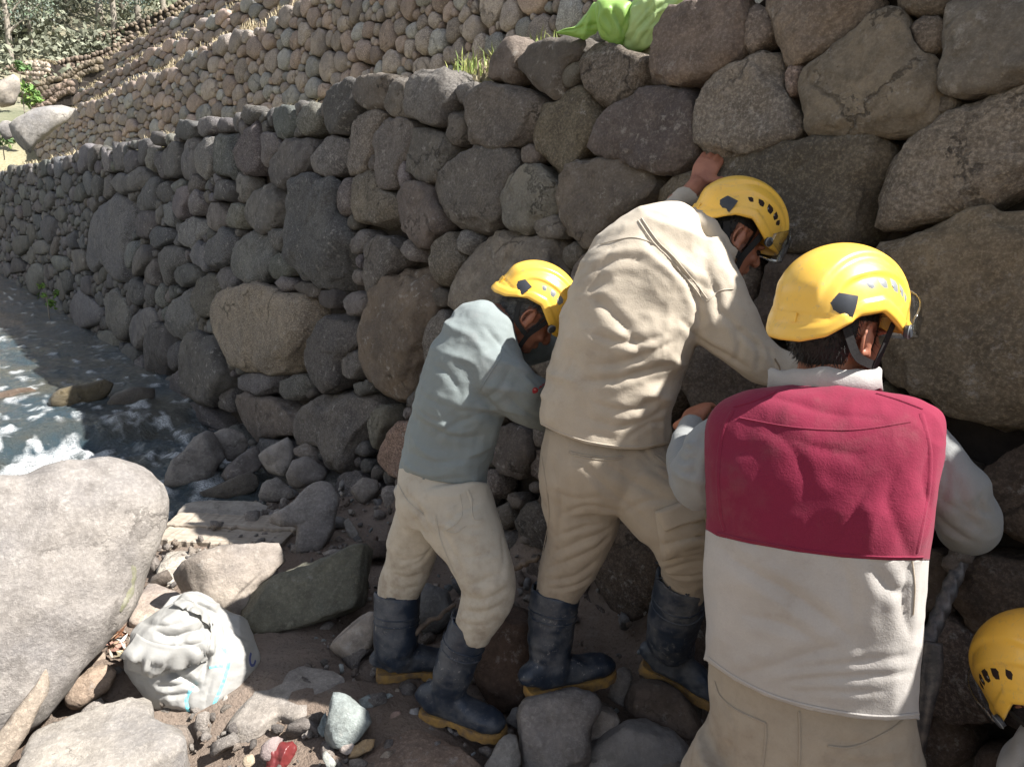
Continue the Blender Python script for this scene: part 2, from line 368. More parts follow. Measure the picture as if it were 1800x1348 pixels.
# ------------------------------------------------------------------ the lower wall: stones traced one by one, gaps packed
CR = {'A': (600, 0, 2.995), 'B': (0, 0, 1)}
STONES = [  # full-image pixels, outline of every stone
 [(572,178),(593,150),(615,138),(633,150),(630,200),(607,232),(583,234),(576,218)],
 [(637,137),(667,131),(697,134),(700,144),(683,150),(680,177),(673,190),(647,194),(630,184),(625,167)],
 [(685,144),(700,137),(718,140),(719,174),(718,204),(705,209),(683,200),(677,191),(682,167)],
 [(720,134),(750,125),(784,122),(800,134),(800,160),(800,177),(787,187),(782,220),(760,217),(723,204),(717,187)],
 [(803,147),(834,143),(830,157),(820,180),(807,180),(801,167)],
 [(789,197),(800,187),(817,194),(819,230),(814,250),(797,254),(784,240),(783,214)],
 [(830,154),(877,145),(917,160),(947,170),(949,187),(934,230),(917,257),(884,259),(834,250),(818,237),(817,200)],
 [(620,214),(643,199),(667,195),(683,207),(680,220),(663,234),(660,254),(647,284),(647,297),(620,307),(606,304),(606,287),(613,247)],
 [(687,210),(717,209),(734,227),(727,254),(700,294),(697,324),(673,329),(663,320),(663,287),(661,234)],
 [(734,230),(760,227),(787,240),(800,254),(797,267),(774,307),(760,320),(740,317),(718,300),(717,280),(723,257)],
 [(915,262),(930,253),(944,260),(948,276),(938,288),(922,288),(914,278)],
 [(947,187),(967,182),(979,187),(991,167),(1017,144),(1031,160),(1050,187),(1052,214),(1034,244),(1017,274),(994,300),(980,320),(967,317),(954,287),(937,240),(934,214)],
 [(934,80),(967,63),(1007,62),(1030,73),(1027,100),(1001,113),(991,140),(994,167),(984,177),(960,167),(934,144),(912,117),(914,107)],
 [(994,117),(1014,105),(1024,110),(1017,134),(1007,150),(997,157),(989,145)],
 [(1024,104),(1044,77),(1061,73),(1084,83),(1134,100),(1137,117),(1131,150),(1101,180),(1074,190),(1044,180),(1024,147),(1017,124)],
 [(1137,117),(1150,70),(1180,22),(1215,0),(1296,-12),(1305,30),(1303,95),(1240,135),(1150,152),(1134,140)],
 [(1067,207),(1130,170),(1175,150),(1215,160),(1222,200),(1220,280),(1190,305),(1130,290),(1060,275),(1035,255),(1040,235)],
 [(767,300),(800,274),(827,257),(867,260),(907,267),(920,284),(914,297),(900,314),(887,340),(884,364),(867,387),(840,407),(807,397),(780,374),(765,347)],
 [(900,314),(924,290),(947,289),(964,307),(981,330),(981,367),(964,380),(947,390),(927,409),(900,400),(884,384),(882,370),(890,340)],
 [(937,407),(947,387),(967,377),(981,384),(994,410),(987,417),(950,420)],
 [(991,314),(1011,277),(1044,275),(1101,290),(1150,304),(1148,320),(1134,354),(1114,367),(1094,377),(1074,400),(1061,420),(1044,434),(1017,424),(997,404),(984,377),(984,337)],
 [(1140,345),(1165,325),(1230,300),(1273,281),(1367,257),(1434,245),(1534,240),(1547,247),(1557,277),(1544,300),(1547,334),(1534,384),(1520,407),(1487,430),(1400,440),(1300,430),(1200,420),(1150,380)],
 [(700,347),(717,324),(734,320),(760,334),(767,354),(780,377),(787,397),(767,410),(757,434),(740,430),(720,410),(700,387)],
 [(623,320),(634,300),(663,307),(667,327),(697,347),(694,394),(660,397),(630,390),(620,374)],
 [(600,320),(621,311),(620,374),(600,377),(593,350)],
 [(255,595),(272,572),(287,569),(301,592),(301,618),(295,647),(281,664),(264,661),(258,632)],
 [(298,618),(307,600),(324,606),(324,632),(310,653),(298,644)],
 [(327,632),(333,600),(353,589),(379,592),(391,606),(385,624),(400,647),(403,670),(388,687),(379,710),(362,716),(348,705),(330,670)],
 [(295,705),(310,655),(324,650),(339,682),(350,713),(374,722),(414,731),(403,751),(362,745),(330,736),(298,725)],
 [(281,684),(298,658),(307,661),(295,693),(284,696)],
 [(397,676),(414,661),(449,655),(498,664),(492,690),(452,693),(411,682)],
 [(411,684),(449,696),(489,705),(527,731),(515,763),(460,768),(455,783),(429,760),(414,722)],
 [(495,670),(536,655),(547,682),(518,705),(495,699)],
 [(533,710),(562,696),(620,693),(663,705),(654,734),(643,768),(617,815),(605,841),(582,826),(567,789),(547,777),(518,783),(518,745)],
 [(651,739),(663,713),(689,713),(689,739),(675,757),(663,791),(649,780)],
 [(657,806),(675,780),(703,745),(725,735),(750,745),(740,800),(705,836),(669,820)],
 [(622,789),(637,774),(649,791),(640,803),(625,800)],
 [(602,635),(617,612),(634,612),(640,641),(622,667),(605,667)],
 [(541,624),(559,589),(570,560),(590,549),(637,575),(637,606),(605,624),(602,670),(585,682),(547,676),(540,647)],
 [(620,676),(646,667),(657,684),(634,696),(622,690)],
 [(382,541),(395,520),(419,508),(452,503),(480,506),(497,515),(526,525),(556,537),(571,551),(561,565),(549,594),(537,636),(514,646),(478,655),(442,646),(414,625),(395,606),(388,589),(382,565)],
 [(501,332),(539,311),(574,311),(593,328),(595,356),(593,374),(609,402),(620,430),(612,445),(625,470),(616,498),(585,501),(549,494),(528,480),(514,460),(507,428),(503,390)],
 [(408,446),(428,416),(447,411),(469,418),(483,439),(478,463),(466,480),(461,496),(433,502),(414,487)],
 [(369,427),(383,411),(402,400),(414,413),(416,427),(407,458),(402,470),(376,470),(369,456)],
 [(312,416),(324,392),(340,381),(359,390),(366,401),(352,420),(340,437),(324,432)],
 [(471,408),(495,400),(507,406),(507,425),(490,443),(476,432)],
 [(471,454),(485,446),(509,449),(518,475),(509,484),(483,494),(476,480)],
 [(300,499),(307,475),(331,465),(355,470),(366,480),(347,494),(321,503)],
 [(381,480),(395,470),(409,470),(419,492),(414,506),(397,515),(388,503)],
 [(300,532),(324,511),(338,503),(341,518),(334,534),(343,548),(345,565),(340,582),(321,591),(305,589),(290,570)],
 [(340,513),(349,494),(371,482),(383,484),(395,513),(383,527),(381,553),(359,558),(346,544),(339,532)],
 [(485,494),(497,486),(516,490),(521,505),(504,515),(488,508)],
 [(516,503),(528,494),(552,499),(571,511),(552,520),(547,525),(518,513)],
 [(552,522),(561,513),(585,506),(599,511),(590,532),(585,544),(564,539)],
 [(602,534),(611,518),(628,511),(642,520),(640,546),(618,556),(606,546)],
 [(642,463),(644,437),(656,418),(685,418),(699,435),(713,456),(692,475),(670,499),(651,522),(643,513)],
 [(638,560),(644,532),(670,503),(700,480),(725,462),(745,470),(760,490),(768,520),(760,545),(752,590),(740,640),(725,680),(705,700),(680,690),(655,670),(645,640),(637,600)],
 [(785,520),(800,493),(820,460),(840,420),(860,402),(890,407),(934,420),(984,427),(994,443),(1000,483),(984,533),(900,550),(854,540),(814,547),(787,543)],
 [(757,437),(774,420),(797,407),(808,440),(812,460),(790,503),(770,500),(760,467)],
 [(800,420),(810,405),(834,405),(832,427),(817,453),(806,440)],
 [(695,427),(710,417),(734,430),(754,450),(747,460),(724,457),(700,440)],
 [(755,524),(760,512),(772,507),(784,514),(787,526),(780,538),(766,541),(757,534)],
 [(991,433),(1007,425),(1024,433),(1021,453),(1001,473),(989,460)],
 [(1001,483),(1017,453),(1034,435),(1047,437),(1030,520),(1005,520)],
 [(618,480),(626,473),(638,476),(641,490),(634,502),(622,500)],
 [(602,540),(617,520),(640,517),(640,547),(617,557)],
 [(925,618),(940,607),(965,610),(985,630),(975,665),(945,668)],
 [(610,424),(633,404),(650,404),(647,434),(620,450)],
 [(739,397),(750,381),(780,387),(784,404),(760,414)],
 [(480,192),(504,185),(518,197),(520,218),(511,243),(499,249),(487,239),(479,211)],
 [(520,211),(534,185),(551,180),(562,192),(565,211),(553,229),(539,238),(530,227)],
 [(548,267),(565,248),(586,238),(609,248),(611,262),(600,300),(579,309),(553,302),(548,288)],
 [(499,253),(527,241),(546,241),(551,262),(546,290),(523,311),(492,337),(480,323),(469,300),(497,262)],
 [(462,260),(469,234),(485,234),(499,253),(494,267),(476,290),(464,295)],
 [(417,267),(434,227),(445,218),(459,220),(464,243),(459,300),(441,307),(420,295)],
 [(378,243),(399,232),(415,239),(415,272),(420,309),(403,316),(380,304),(378,276)],
 [(347,262),(364,243),(378,239),(378,300),(364,314),(347,304)],
 [(320,262),(331,246),(347,243),(345,300),(331,321),(322,309)],
 [(291,262),(303,250),(319,255),(319,304),(300,312),(293,290)],
 [(275,272),(282,265),(291,276),(296,311),(284,314),(275,295)],
 [(258,281),(265,260),(282,260),(275,276),(270,302),(260,300)],
 [(243,272),(247,248),(261,243),(263,260),(251,290),(243,288)],
 [(308,229),(322,213),(345,213),(350,227),(340,243),(317,248)],
 [(350,211),(364,204),(380,206),(378,229),(359,241),(350,239)],
 [(380,213),(399,206),(408,215),(406,229),(389,233)],
 [(424,201),(434,185),(457,187),(464,201),(452,211),(434,220)],
 [(263,239),(270,229),(291,239),(289,253),(270,255)],
 [(200,304),(214,302),(230,311),(247,293),(270,304),(251,332),(230,337),(214,344),(200,335)],
 [(250,337),(261,314),(275,311),(278,332),(272,349),(275,360),(268,370),(242,370),(237,351)],
 [(277,328),(298,318),(305,337),(301,353),(289,358),(279,351)],
 [(300,323),(322,314),(324,328),(309,340)],
 [(307,360),(319,332),(333,328),(338,349),(326,365),(329,379),(312,388)],
 [(341,351),(352,335),(361,349),(362,367),(350,379),(334,379)],
 [(373,330),(394,316),(415,323),(415,342),(401,352),(378,349)],
 [(363,374),(371,356),(392,358),(399,374),(396,395),(378,407),(364,391)],
 [(401,374),(410,358),(431,360),(432,384),(429,402),(410,398),(399,386)],
 [(434,372),(443,342),(466,314),(480,330),(499,349),(499,384),(490,402),(459,409),(436,398)],
 [(237,395),(242,372),(275,370),(275,395),(261,419),(242,414)],
 [(265,414),(277,400),(303,400),(308,421),(289,430),(270,440)],
 [(157,412),(160,390),(171,365),(185,355),(205,346),(224,355),(238,372),(237,396),(231,415),(224,440),(226,485),(215,495),(199,485),(185,463),(178,469),(169,479),(153,483),(151,449)],
 [(75,390),(85,381),(100,385),(101,401),(93,431),(77,419)],
 [(27,422),(36,414),(52,415),(53,437),(34,451),(28,440)],
 [(59,430),(75,421),(89,433),(84,446),(64,447)],
 [(46,494),(53,469),(68,463),(78,476),(75,504),(68,519),(48,512)],
 [(85,463),(100,449),(121,453),(125,469),(107,478)],
 [(125,449),(132,437),(148,440),(150,472),(135,479)],
 [(14,462),(27,453),(46,462),(45,476),(21,481)],
 [(274,467),(280,440),(299,430),(325,440),(325,465),(303,475),(298,505),(285,497)],
 [(253,479),(267,460),(276,451),(273,485),(281,506),(264,497)],
 [(223,444),(237,421),(247,419),(244,444),(235,465),(228,483)],
 [(240,458),(249,435),(262,426),(267,455),(255,472),(237,487)],
 [(182,540),(187,513),(207,510),(228,543),(228,580),(217,597),(194,570)],
 [(230,580),(240,547),(267,543),(280,560),(264,590),(247,614),(234,600)],
 [(127,533),(144,513),(167,530),(180,543),(177,567),(144,577),(130,557)],
 [(167,610),(174,580),(200,584),(210,607),(200,627),(177,624)],
 [(210,624),(227,602),(250,620),(240,640),(217,637)],
 [(134,597),(147,584),(164,590),(160,610),(140,610)],
 [(227,493),(240,487),(258,507),(252,537),(234,530)],
 [(1305,33),(1314,10),(1330,5),(1345,17),(1355,53),(1345,72),(1310,97),(1303,77)],
 [(1347,10),(1350,-20),(1537,-20),(1547,-7),(1520,20),(1487,57),(1460,83),(1417,100),(1380,107),(1364,83),(1360,50)],
 [(1223,200),(1233,160),(1270,120),(1330,93),(1360,97),(1375,134),(1387,187),(1405,217),(1398,240),(1350,260),(1273,277),(1237,274),(1222,244)],
 [(1378,134),(1384,109),(1407,106),(1407,140),(1397,170),(1382,167)],
 [(1410,140),(1422,116),(1487,72),(1534,29),(1564,18),(1587,33),(1607,87),(1644,110),(1654,144),(1645,187),(1627,217),(1605,230),(1534,236),(1454,237),(1430,238),(1420,187)],
 [(1597,47),(1611,30),(1644,28),(1661,37),(1657,67),(1651,87),(1631,97),(1614,83)],
 [(1574,0),(1577,-20),(1671,-20),(1667,20),(1634,24),(1597,23),(1577,18)],
 [(1667,40),(1674,7),(1684,-20),(1870,-20),(1870,124),(1800,142),(1734,161),(1694,165),(1664,157),(1657,110)],
 [(1644,190),(1651,170),(1674,166),(1684,177),(1667,197),(1651,202)],
 [(1537,407),(1554,350),(1566,295),(1600,255),(1667,203),(1734,173),(1800,147),(1851,130),(1851,300),(1798,325),(1751,342),(1700,368),(1634,384),(1584,394),(1554,407)],
 [(1545,440),(1580,425),(1640,400),(1700,382),(1760,385),(1850,400),(1850,690),(1800,735),(1740,745),(1690,730),(1640,705),(1600,690),(1560,660),(1535,600),(1528,520)],
 [(1718,838),(1757,810),(1800,784),(1860,770),(1860,960),(1800,965),(1770,940),(1745,900)],
 [(1690,990),(1735,984),(1800,990),(1860,1000),(1860,1080),(1760,1130),(1720,1120),(1670,1060)],
 [(1640,1070),(1690,1100),(1730,1140),(1770,1240),(1740,1270),(1680,1280),(1620,1230),(1610,1130)],
 [(1050,960),(1090,910),(1150,940),(1180,1000),(1150,1060),(1110,1090),(1040,1030)],
 [(901,924),(925,880),(958,883),(972,916),(950,972),(925,957)],
 [(862,898),(895,880),(902,916),(884,935)],
 [(875,760),(905,745),(935,760),(940,800),(915,840),(880,830),(868,795)],
]
def tint(px, py, rg):
    """colour of a wall stone by the stretch it is in: brown to the right, grey by the river"""
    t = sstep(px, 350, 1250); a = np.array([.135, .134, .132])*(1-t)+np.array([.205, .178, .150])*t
    hi = sstep(330-.12*max(0, 900-px), 60, 0)
    a = a*(1-.50*sstep(py, 620, 860)*sstep(px, 860, 1050)*np.array([.92, 1.05, 1.12]))  # darker towards the bottom on the right
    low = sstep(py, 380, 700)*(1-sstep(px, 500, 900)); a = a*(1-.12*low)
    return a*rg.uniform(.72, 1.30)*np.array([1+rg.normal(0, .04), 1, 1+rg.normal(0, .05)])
SPEC = {40: (.235, .205, .165), 17: (.15, .142, .132), 41: (.105, .108, .11), 56: (.20, .165, .13), 98: (.095, .10, .108), 35: (.27, .19, .15), 31: (.16, .14, .125), 33: (.15, .14, .13)}
ztop_x = np.array([-30, -2.6, -2.25, -2.2, -1.5, -1.45, -1.0, 3.0]); ztop_v = np.array([2.2, 2.2, 2.2, 2.08, 2.08, 2.34, 2.40, 2.44])
def ztop(X): return float(np.interp(X, ztop_x, ztop_v))
NT = 56
traced = []
for poly in STONES:
    pl = np.array([whit(*p) for p in poly]); pl[:, 0] = warp(pl[:, 0]); c = pcent(pl); traced.append((c, radial(pl, c, NT)*1.075))
def hollow(X, z, r):
    """dark gaps where stones have been taken out for the repair"""
    s = topx(wpt(float(X), float(z)))
    for (x0, y0, x1, y1) in ((1640, 735, 1830, 850), (1195, 640, 1300, 790), (1600, 900, 1700, 1010), (1560, 700, 1660, 900)):
        if x0 < s[0] < x1 and y0 < s[1] < y1 and r > .0: return True
    return False
packed = pack(traced, (float(warp(-22)), 2.4, 2.95), ztop,
              [(.30, 400), (.23, 500), (.17, 700), (.125, 1200), (.09, 3000), (.062, 6000), (.042, 6000), (.03, 5000)], 5, NT, grow=1.9, holes=hollow)
wall = thing('dry_stone_wall', 'dark grey lower wall of big river boulders at the water, the one the workers lean on', 'wall', tuple(wpt(-3, 0)))
wl = np.array(wall.location)
def place(packed, off, wallobj, wl, mat, tintf, nmax, lod, seed, dep=(.06, .24)):
    rg = np.random.default_rng(seed); items = []
    for k, (c, T, tr) in enumerate(packed):
        X = float(unwarp(c[0])); w = wpt(X, c[1], off); s = topx(w)
        if s[2] < .3: s = np.array([2500, 600, 3.0])
        dU = (float(unwarp(c[0]+.01))-X)/.01
        size = T.mean()*FPX/s[2]
        items.append((size*(1 if -60 < s[0] < 1860 and -60 < s[1] < 1400 else .3), k, X, w, s, dU))
    items.sort(key=lambda t: -t[0]); sv = []; sf = []; sc = []; n = 0
    for rank, (sz, k, X, w, s, dU) in enumerate(items):
        c, T, tr = packed[k]; r = T.mean()
        g = lod if lod else int(np.clip(sz*.55, 12, 64)); g = (g//2)*2
        df = float(np.clip(r*(rg.uniform(.38, .54) if r > .15 else rg.uniform(.5, .7)), dep[0]*.5, dep[1])); e = rg.uniform(.27, .40) if r > .13 else rg.uniform(.36, .52) if r > .08 else rg.uniform(.55, .78)
        v, F = stone_geo(T, df, max(df, .10), e, g, max(6, int(g*.55)), facets=rg.integers(5, 10) if g > 12 else 3, n1=.075, n2=.045, seed=seed*1000+k, xs=dU, frontal=1.0)
        ang = rg.normal(0, .05); 
        m = np.column_stack([AX, AY, AZ]); org = w-AZ*df*rg.uniform(.35, .75)
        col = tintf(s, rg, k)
        if rank < nmax:
            me = mesh('stone', v, F); o = link('stone', me, mat, wallobj, color=col)
            M4 = Matrix(np.vstack([np.column_stack([m, org-wl]), [0, 0, 0, 1]]).tolist()); o.matrix_basis = M4
        else:
            vw = v@m.T+org-wl; sv.append(vw); sf += [[i+n for i in f] for f in F]; n += len(vw); sc.append(np.tile(np.append(col, 1), (len(vw), 1)))
    if sv:
        me = mesh('small_stones', np.vstack(sv), sf); ca = me.color_attributes.new('tint', 'FLOAT_COLOR', 'POINT')
        ca.data.foreach_set('color', np.vstack(sc).ravel().astype(np.float32))
        o = link('small_stones', me, M[mat.name+'_stuff'], wallobj); o['kind'] = 'stuff'
for k in ('stone', 'stone_far'): M[M[k].name+'_stuff'] = stone_mat(k+'_small', 1.0, .4, useattr=True)
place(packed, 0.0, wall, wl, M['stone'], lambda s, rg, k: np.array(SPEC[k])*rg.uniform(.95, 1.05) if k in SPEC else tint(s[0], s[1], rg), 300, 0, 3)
M['gap_shade_soil'] = plain('gap_shade_earth', (.035, .028, .023), .95, .5, 14, .01)  # core soil coloured near black so gaps between stones look shaded
def core(wallobj, wl, off, x0, x1, z0, z1f):
    xs = np.linspace(x0, x1, 60); v = []; f = []
    for i, x in enumerate(xs):
        z1 = z1f(x)-.10
        for (z, o2) in ((z0, .14), (z1, .10), (z1, .6), (z0, .6)): v.append(wpt(x, z, off+o2)-wl)
    for i in range(len(xs)-1):
        for a in range(4): f.append([i*4+a, i*4+(a+1) % 4, i*4+4+(a+1) % 4, i*4+4+a])
    f += [[0, 3, 2, 1], [len(v)-4, len(v)-3, len(v)-2, len(v)-1]]
    link('earth_core', mesh('earth_core', v, f, False), M['gap_shade_soil'], wallobj)
core(wall, wl, 0, -23, 3, -.5, ztop)

# ------------------------------------------------------------------ terrace walls above
def terrace(off, z0, z1, x0, x1, sizes, label, seed, nmax, lod, basecol, cutf=None):
    zt = lambda X: z1-.05+.05*math.sin(X*1.3)
    pk = pack([], (float(warp(x0)), float(warp(x1)), z1), zt, sizes, seed, 20, (.68, 1.05), (.78, 1.1), zlo=z0, grow=1.7)
    w = thing('terrace_wall', label, 'wall', tuple(wpt(-8, z0, off))); l = np.array(w.location)
    def tf(s, rg, k):
        a = np.array(basecol)*rg.uniform(.72, 1.3)
        if rg.random() < .3: a = a*np.array([1.07, .98, .94])
        elif rg.random() < .3: a = a.mean()*np.array([1.0, 1.03, 1.02])*1.08
        return a
    place(pk, off, w, l, M['stone_far'], tf, nmax, lod, seed, (.05, .11)); core(w, l, off, x0-.5, x1+.5, z0-.3, zt)
    return w
terrace(2.0, 2.12, 4.0, -31.5, 1.5, [(.155, 250), (.115, 2200), (.085, 5000), (.06, 6000), (.04, 4000)], 'reddish fieldstone terrace wall directly above the lower boulder wall', 11, 300, 14, (.295, .268, .248))
terrace(3.6, 3.8, 5.5, -33, -4.0, [(.13, 900), (.10, 3500), (.07, 4500)], 'third terrace wall up from the river, narrow strip of small purplish stones', 12, 300, 8, (.285, .25, .232))
terrace(5.2, 5.4, 7.3, -35, -7.0, [(.13, 900), (.10, 3500), (.07, 4500)], 'topmost straight terrace wall of small purplish stones below the hill', 13, 300, 8, (.27, .237, .225))
# ------------------------------------------------------------------ loose rocks, planks, rubbish
M_rock, M_wet = M['rock'], M['wet']
ROCKGRP = 'loose rocks on the river bank'
def rock(poly, label, th=.75, flat=None, z=None, col=(.33, .31, .285), mat=None, e=.55, fac=5, n1=.07, n2=.03, dz=0.0, lift=0.0, name='rock', cat='rock', grp=ROCKGRP, res=1.0, tilt=0.0, seed=None):
    seed = seed if seed is not None else int(abs(poly[0][0]*7+poly[0][1]*13+len(label)))
    poly = np.array(poly, float)
    if flat is not None:                      # flat-lying slab: outline seen from above, given thickness
        w = np.array([onz(x, y, flat) for x, y in poly]); c = pcent(w[:, :2])
        T = radial(w[:, :2], c, 64); bx = np.eye(3); org = np.array([c[0], c[1], flat-th*.5]); df, db = th*.5, th*.6
    else:
        k = int(np.argmax(poly[:, 1])); bxp, byp = poly[k]
        zg = z if z is not None else -.02
        for _ in range(4):
            w = onz(bxp, byp, zg)
            if z is None: zg = float(gz(w[0], w[1]))
        d = (w-CAM)@FW
        c = pcent(poly); T0 = radial(poly, c, 64)*d/FPX
        r = ray(*c); r = r/np.linalg.norm(r); df = float(np.median(T0))*th; db = df*1.1
        dc = d+.45*df+dz; T = radial(poly, c, 64)*dc/FPX
        bz = -r; bx0 = np.cross([0, 0, 1.0], bz); bx0 /= np.linalg.norm(bx0); by = np.cross(bz, bx0)
        bx = np.column_stack([bx0, by, bz]); org = P(c[0], c[1], dc)
        T = T[::-1].copy(); T = np.roll(T, 1)      # image y runs down
    sz = T.mean()*FPX/max(.5, (org-CAM)@FW)
    g = int(np.clip(sz*.75*res, 14, 110)); g = (g//2)*2
    v, F = stone_geo(T, df, db, e, g, max(8, int(g*.55)), fac, n1, n2, seed)
    rg = np.random.default_rng(seed)
    o = link(name, mesh(name, v, F), mat or M_rock, color=col)
    o.matrix_world = Matrix(np.vstack([np.column_stack([bx, org+np.array([0, 0, lift])]), [0, 0, 0, 1]]).tolist())
    return tag(o, label, cat, grp)
PALE = (.30, .285, .26); GREY = (.24, .235, .225); DARK = (.13, .125, .12); SAND = (.36, .30, .24)
rock([(-150,850),(0,822),(40,826),(75,838),(105,828),(140,822),(200,835),(255,855),(288,875),(302,920),(290,975),(262,1020),(235,1060),(215,1090),(170,1140),(120,1175),(60,1230),(0,1275),(-150,1330)],
     'huge pale grey boulder at the left edge with a green streak on its flank', th=.62, col=(.245, .235, .225), e=.6, fac=4, n1=.05, n2=.018, z=-.08, res=1.3, name='boulder', cat='boulder', seed=5)
rock([(40,1300),(60,1268),(110,1240),(150,1225),(205,1205),(240,1190),(258,1195),(265,1220),(275,1248),(295,1247),(308,1240),(325,1265),(327,1290),(300,1310),(275,1325),(250,1348),(200,1390),(60,1420),(10,1380)],
     'flat pale slab with a notched corner in the sunny foreground, below the white sack', th=.16, flat=.10, col=(.31, .295, .27), e=.38, fac=3, n1=.05, n2=.02, res=1.2)
rock([(-60,1330),(40,1243),(85,1203),(105,1186),(122,1183),(128,1196),(108,1226),(66,1262),(45,1290),(10,1330),(-40,1370)], 'long log-shaped stone along the foot of the huge boulder', th=.7, col=(.27, .235, .195), z=-.02)
rock([(118,1215),(128,1190),(150,1176),(190,1174),(205,1195),(201,1214),(168,1228),(130,1240)], 'crumbly tan stone tucked behind the notched slab', th=.8, col=(.27, .215, .17), n2=.06, z=0)
rock([(155,1167),(172,1140),(185,1150),(190,1172),(170,1174)], 'little pale wedge of stone between the huge boulder and the white sack', col=SAND, z=0.0)
rock([(193,1188),(197,1174),(210,1170),(218,1182),(217,1200),(205,1203)], 'small dark pebble behind the tan stone', col=DARK, z=0)
rock([(216,1192),(220,1168),(240,1155),(252,1165),(252,1188),(235,1200)], 'dark grey stone half under the left side of the white sack', col=DARK, z=0)
rock([(313,995),(345,967),(386,960),(431,960),(480,967),(510,979),(511,995),(484,1010),(450,1040),(437,1070),(437,1100),(402,1096),(382,1070),(354,1044),(321,1034)], 'rounded pale rock behind the white sack, half in shadow', th=.7, col=(.27, .245, .22), e=.5, fac=6)
rock([(425,1050),(430,1036),(447,1026),(488,1003),(532,991),(610,975),(656,965),(663,995),(652,1060),(636,1080),(589,1097),(528,1100),(500,1104),(455,1103),(431,1087)], 'angular greenish grey block standing left of the first worker', th=.55, col=(.165, .165, .13), e=.4, fac=8, n1=.06, n2=.035, z=-.0)
rock([(275,985),(285,966),(330,962),(347,970),(315,1000),(300,1017),(268,1012)], 'flat pale stone showing between the huge boulder and the planks', th=.08, flat=.0, col=PALE)
rock([(225,1088),(240,1040),(262,1013),(315,1036),(325,1050),(300,1075),(250,1095)], 'flat pinkish slab leaning behind the white sack', th=.05, flat=.03, col=(.36, .31, .27), e=.35)
rock([(296,890),(325,877),(366,873),(427,873),(467,879),(488,887),(502,898),(462,910),(406,916),(301,912)], 'flat pale rock on the far side of the planks', th=.12, flat=-.02, col=PALE, e=.4)
rock([(455,903),(504,889),(537,861),(569,845),(587,857),(599,881),(588,922),(592,942),(563,973),(512,981),(522,940),(518,920),(461,914)], 'smooth grey slab sloping up behind the plank ends', th=.35, col=(.25, .24, .23), n2=.02, z=-.05)
rock([(285,836),(295,818),(322,794),(345,768),(371,757),(387,780),(395,809),(374,834),(362,848),(324,853),(295,850)], 'dark grey wedge rock at the water with a slanting top', th=.8, col=(.175, .17, .165), e=.45, fac=8, z=-.25)
rock([(374,757),(403,752),(426,761),(439,783),(422,805),(400,812),(389,793)], 'grey rock behind the slanting wedge rock', col=(.2, .19, .18), z=-.2)
rock([(386,830),(408,809),(449,784),(462,806),(468,822),(433,838),(391,846)], 'dark low rock right of the slanting wedge rock', col=(.16, .15, .145), z=-.22, e=.45, fac=8)
rock([(453,793),(513,768),(520,806),(507,838),(500,848),(475,832),(458,808)], 'dusty crumbling grey rock under the wall foot', col=(.26, .25, .24), n2=.06, z=-.18)
rock([(503,832),(515,806),(541,801),(578,829),(567,848),(530,860),(510,852)], 'egg shaped grey rock below the wall foot', col=(.24, .225, .21), z=-.12)
rock([(514,805),(518,783),(547,775),(572,789),(581,828),(562,822),(541,805)], 'brown grey rock wedged behind the egg shaped rock', col=(.2, .18, .16), z=-.08)
rock([(447,863),(466,844),(489,841),(513,864),(526,872),(507,883),(478,883),(450,872)], 'knobbly grey rock at the end of the flat pale rock', col=(.23, .22, .205), n2=.06)
rock([(331,866),(385,849),(449,830),(454,852),(449,872),(403,875),(336,875)], 'low wet brown rock at the edge of the water', th=.4, col=(.11, .10, .085), mat=M_wet, z=-.25)
rock([(87,700),(110,686),(150,680),(187,677),(199,690),(182,709),(160,720),(124,727),(93,720)], 'mossy brown rock in the stream with water spilling round it', th=.7, col=(.11, .09, .05), mat=M_wet, z=-.2, lift=.03, e=.6, grp='rocks in the stream')
rock([(178,716),(200,694),(234,685),(267,690),(279,702),(254,719),(207,727)], 'dark smooth rock in the stream near the wall', th=.7, col=(.09, .08, .065), mat=M_wet, z=-.2, lift=.02, e=.6, grp='rocks in the stream')
rock([(160,749),(187,734),(217,727),(240,734),(246,749),(214,760)], 'nearly drowned dark rock below the two bigger stream rocks', th=.7, col=(.08, .08, .075), mat=M_wet, z=-.24, lift=.02, grp='rocks in the stream')
rock([(-40,700),(0,688),(40,682),(70,690),(60,704),(0,712)], 'submerged brown rock at the left edge of the stream', th=.5, col=(.12, .085, .06), mat=M_wet, z=-.2, grp='rocks in the stream')
rock([(732,1038),(750,1022),(790,1040),(803,1078),(765,1120),(735,1112)], 'bluish dark rock behind the first worker\'s boots', col=(.15, .155, .16), z=-.02)
rock([(578,1130),(600,1108),(640,1080),(662,1068),(672,1110),(650,1142),(625,1161),(600,1152)], 'pale grey stone by the rear boot of the first worker', col=(.33, .30, .27), e=.5)
rock([(439,1119),(455,1105),(490,1102),(502,1115),(475,1131),(450,1137)], 'small pale stone under the end of the greenish block', col=(.33, .31, .28))
rock([(395,1262),(405,1240),(440,1210),(480,1185),(520,1165),(560,1170),(605,1180),(622,1198),(600,1222),(560,1238),(525,1260),(498,1252),(455,1245),(462,1270),(430,1290),(400,1286)], 'flat embedded rock with a muddy stain, half sunlit, right of the white sack', th=.05, flat=.02, col=(.29, .27, .245), e=.4, n1=.05, n2=.02)
rock([(620,1335),(650,1288),(690,1263),(730,1268),(770,1288),(830,1308),(872,1330),(885,1375),(700,1420),(615,1390)], 'broad brown rock in front under the toe of the first worker', th=.09, flat=.015, col=(.235, .175, .135), e=.5, n2=.02)
rock([(828,1205),(838,1150),(868,1088),(900,1058),(935,1080),(940,1200),(915,1245),(850,1238)], 'dark red brown boulder between the first and second workers', th=.9, col=(.085, .058, .045), z=-.02, dz=.05)
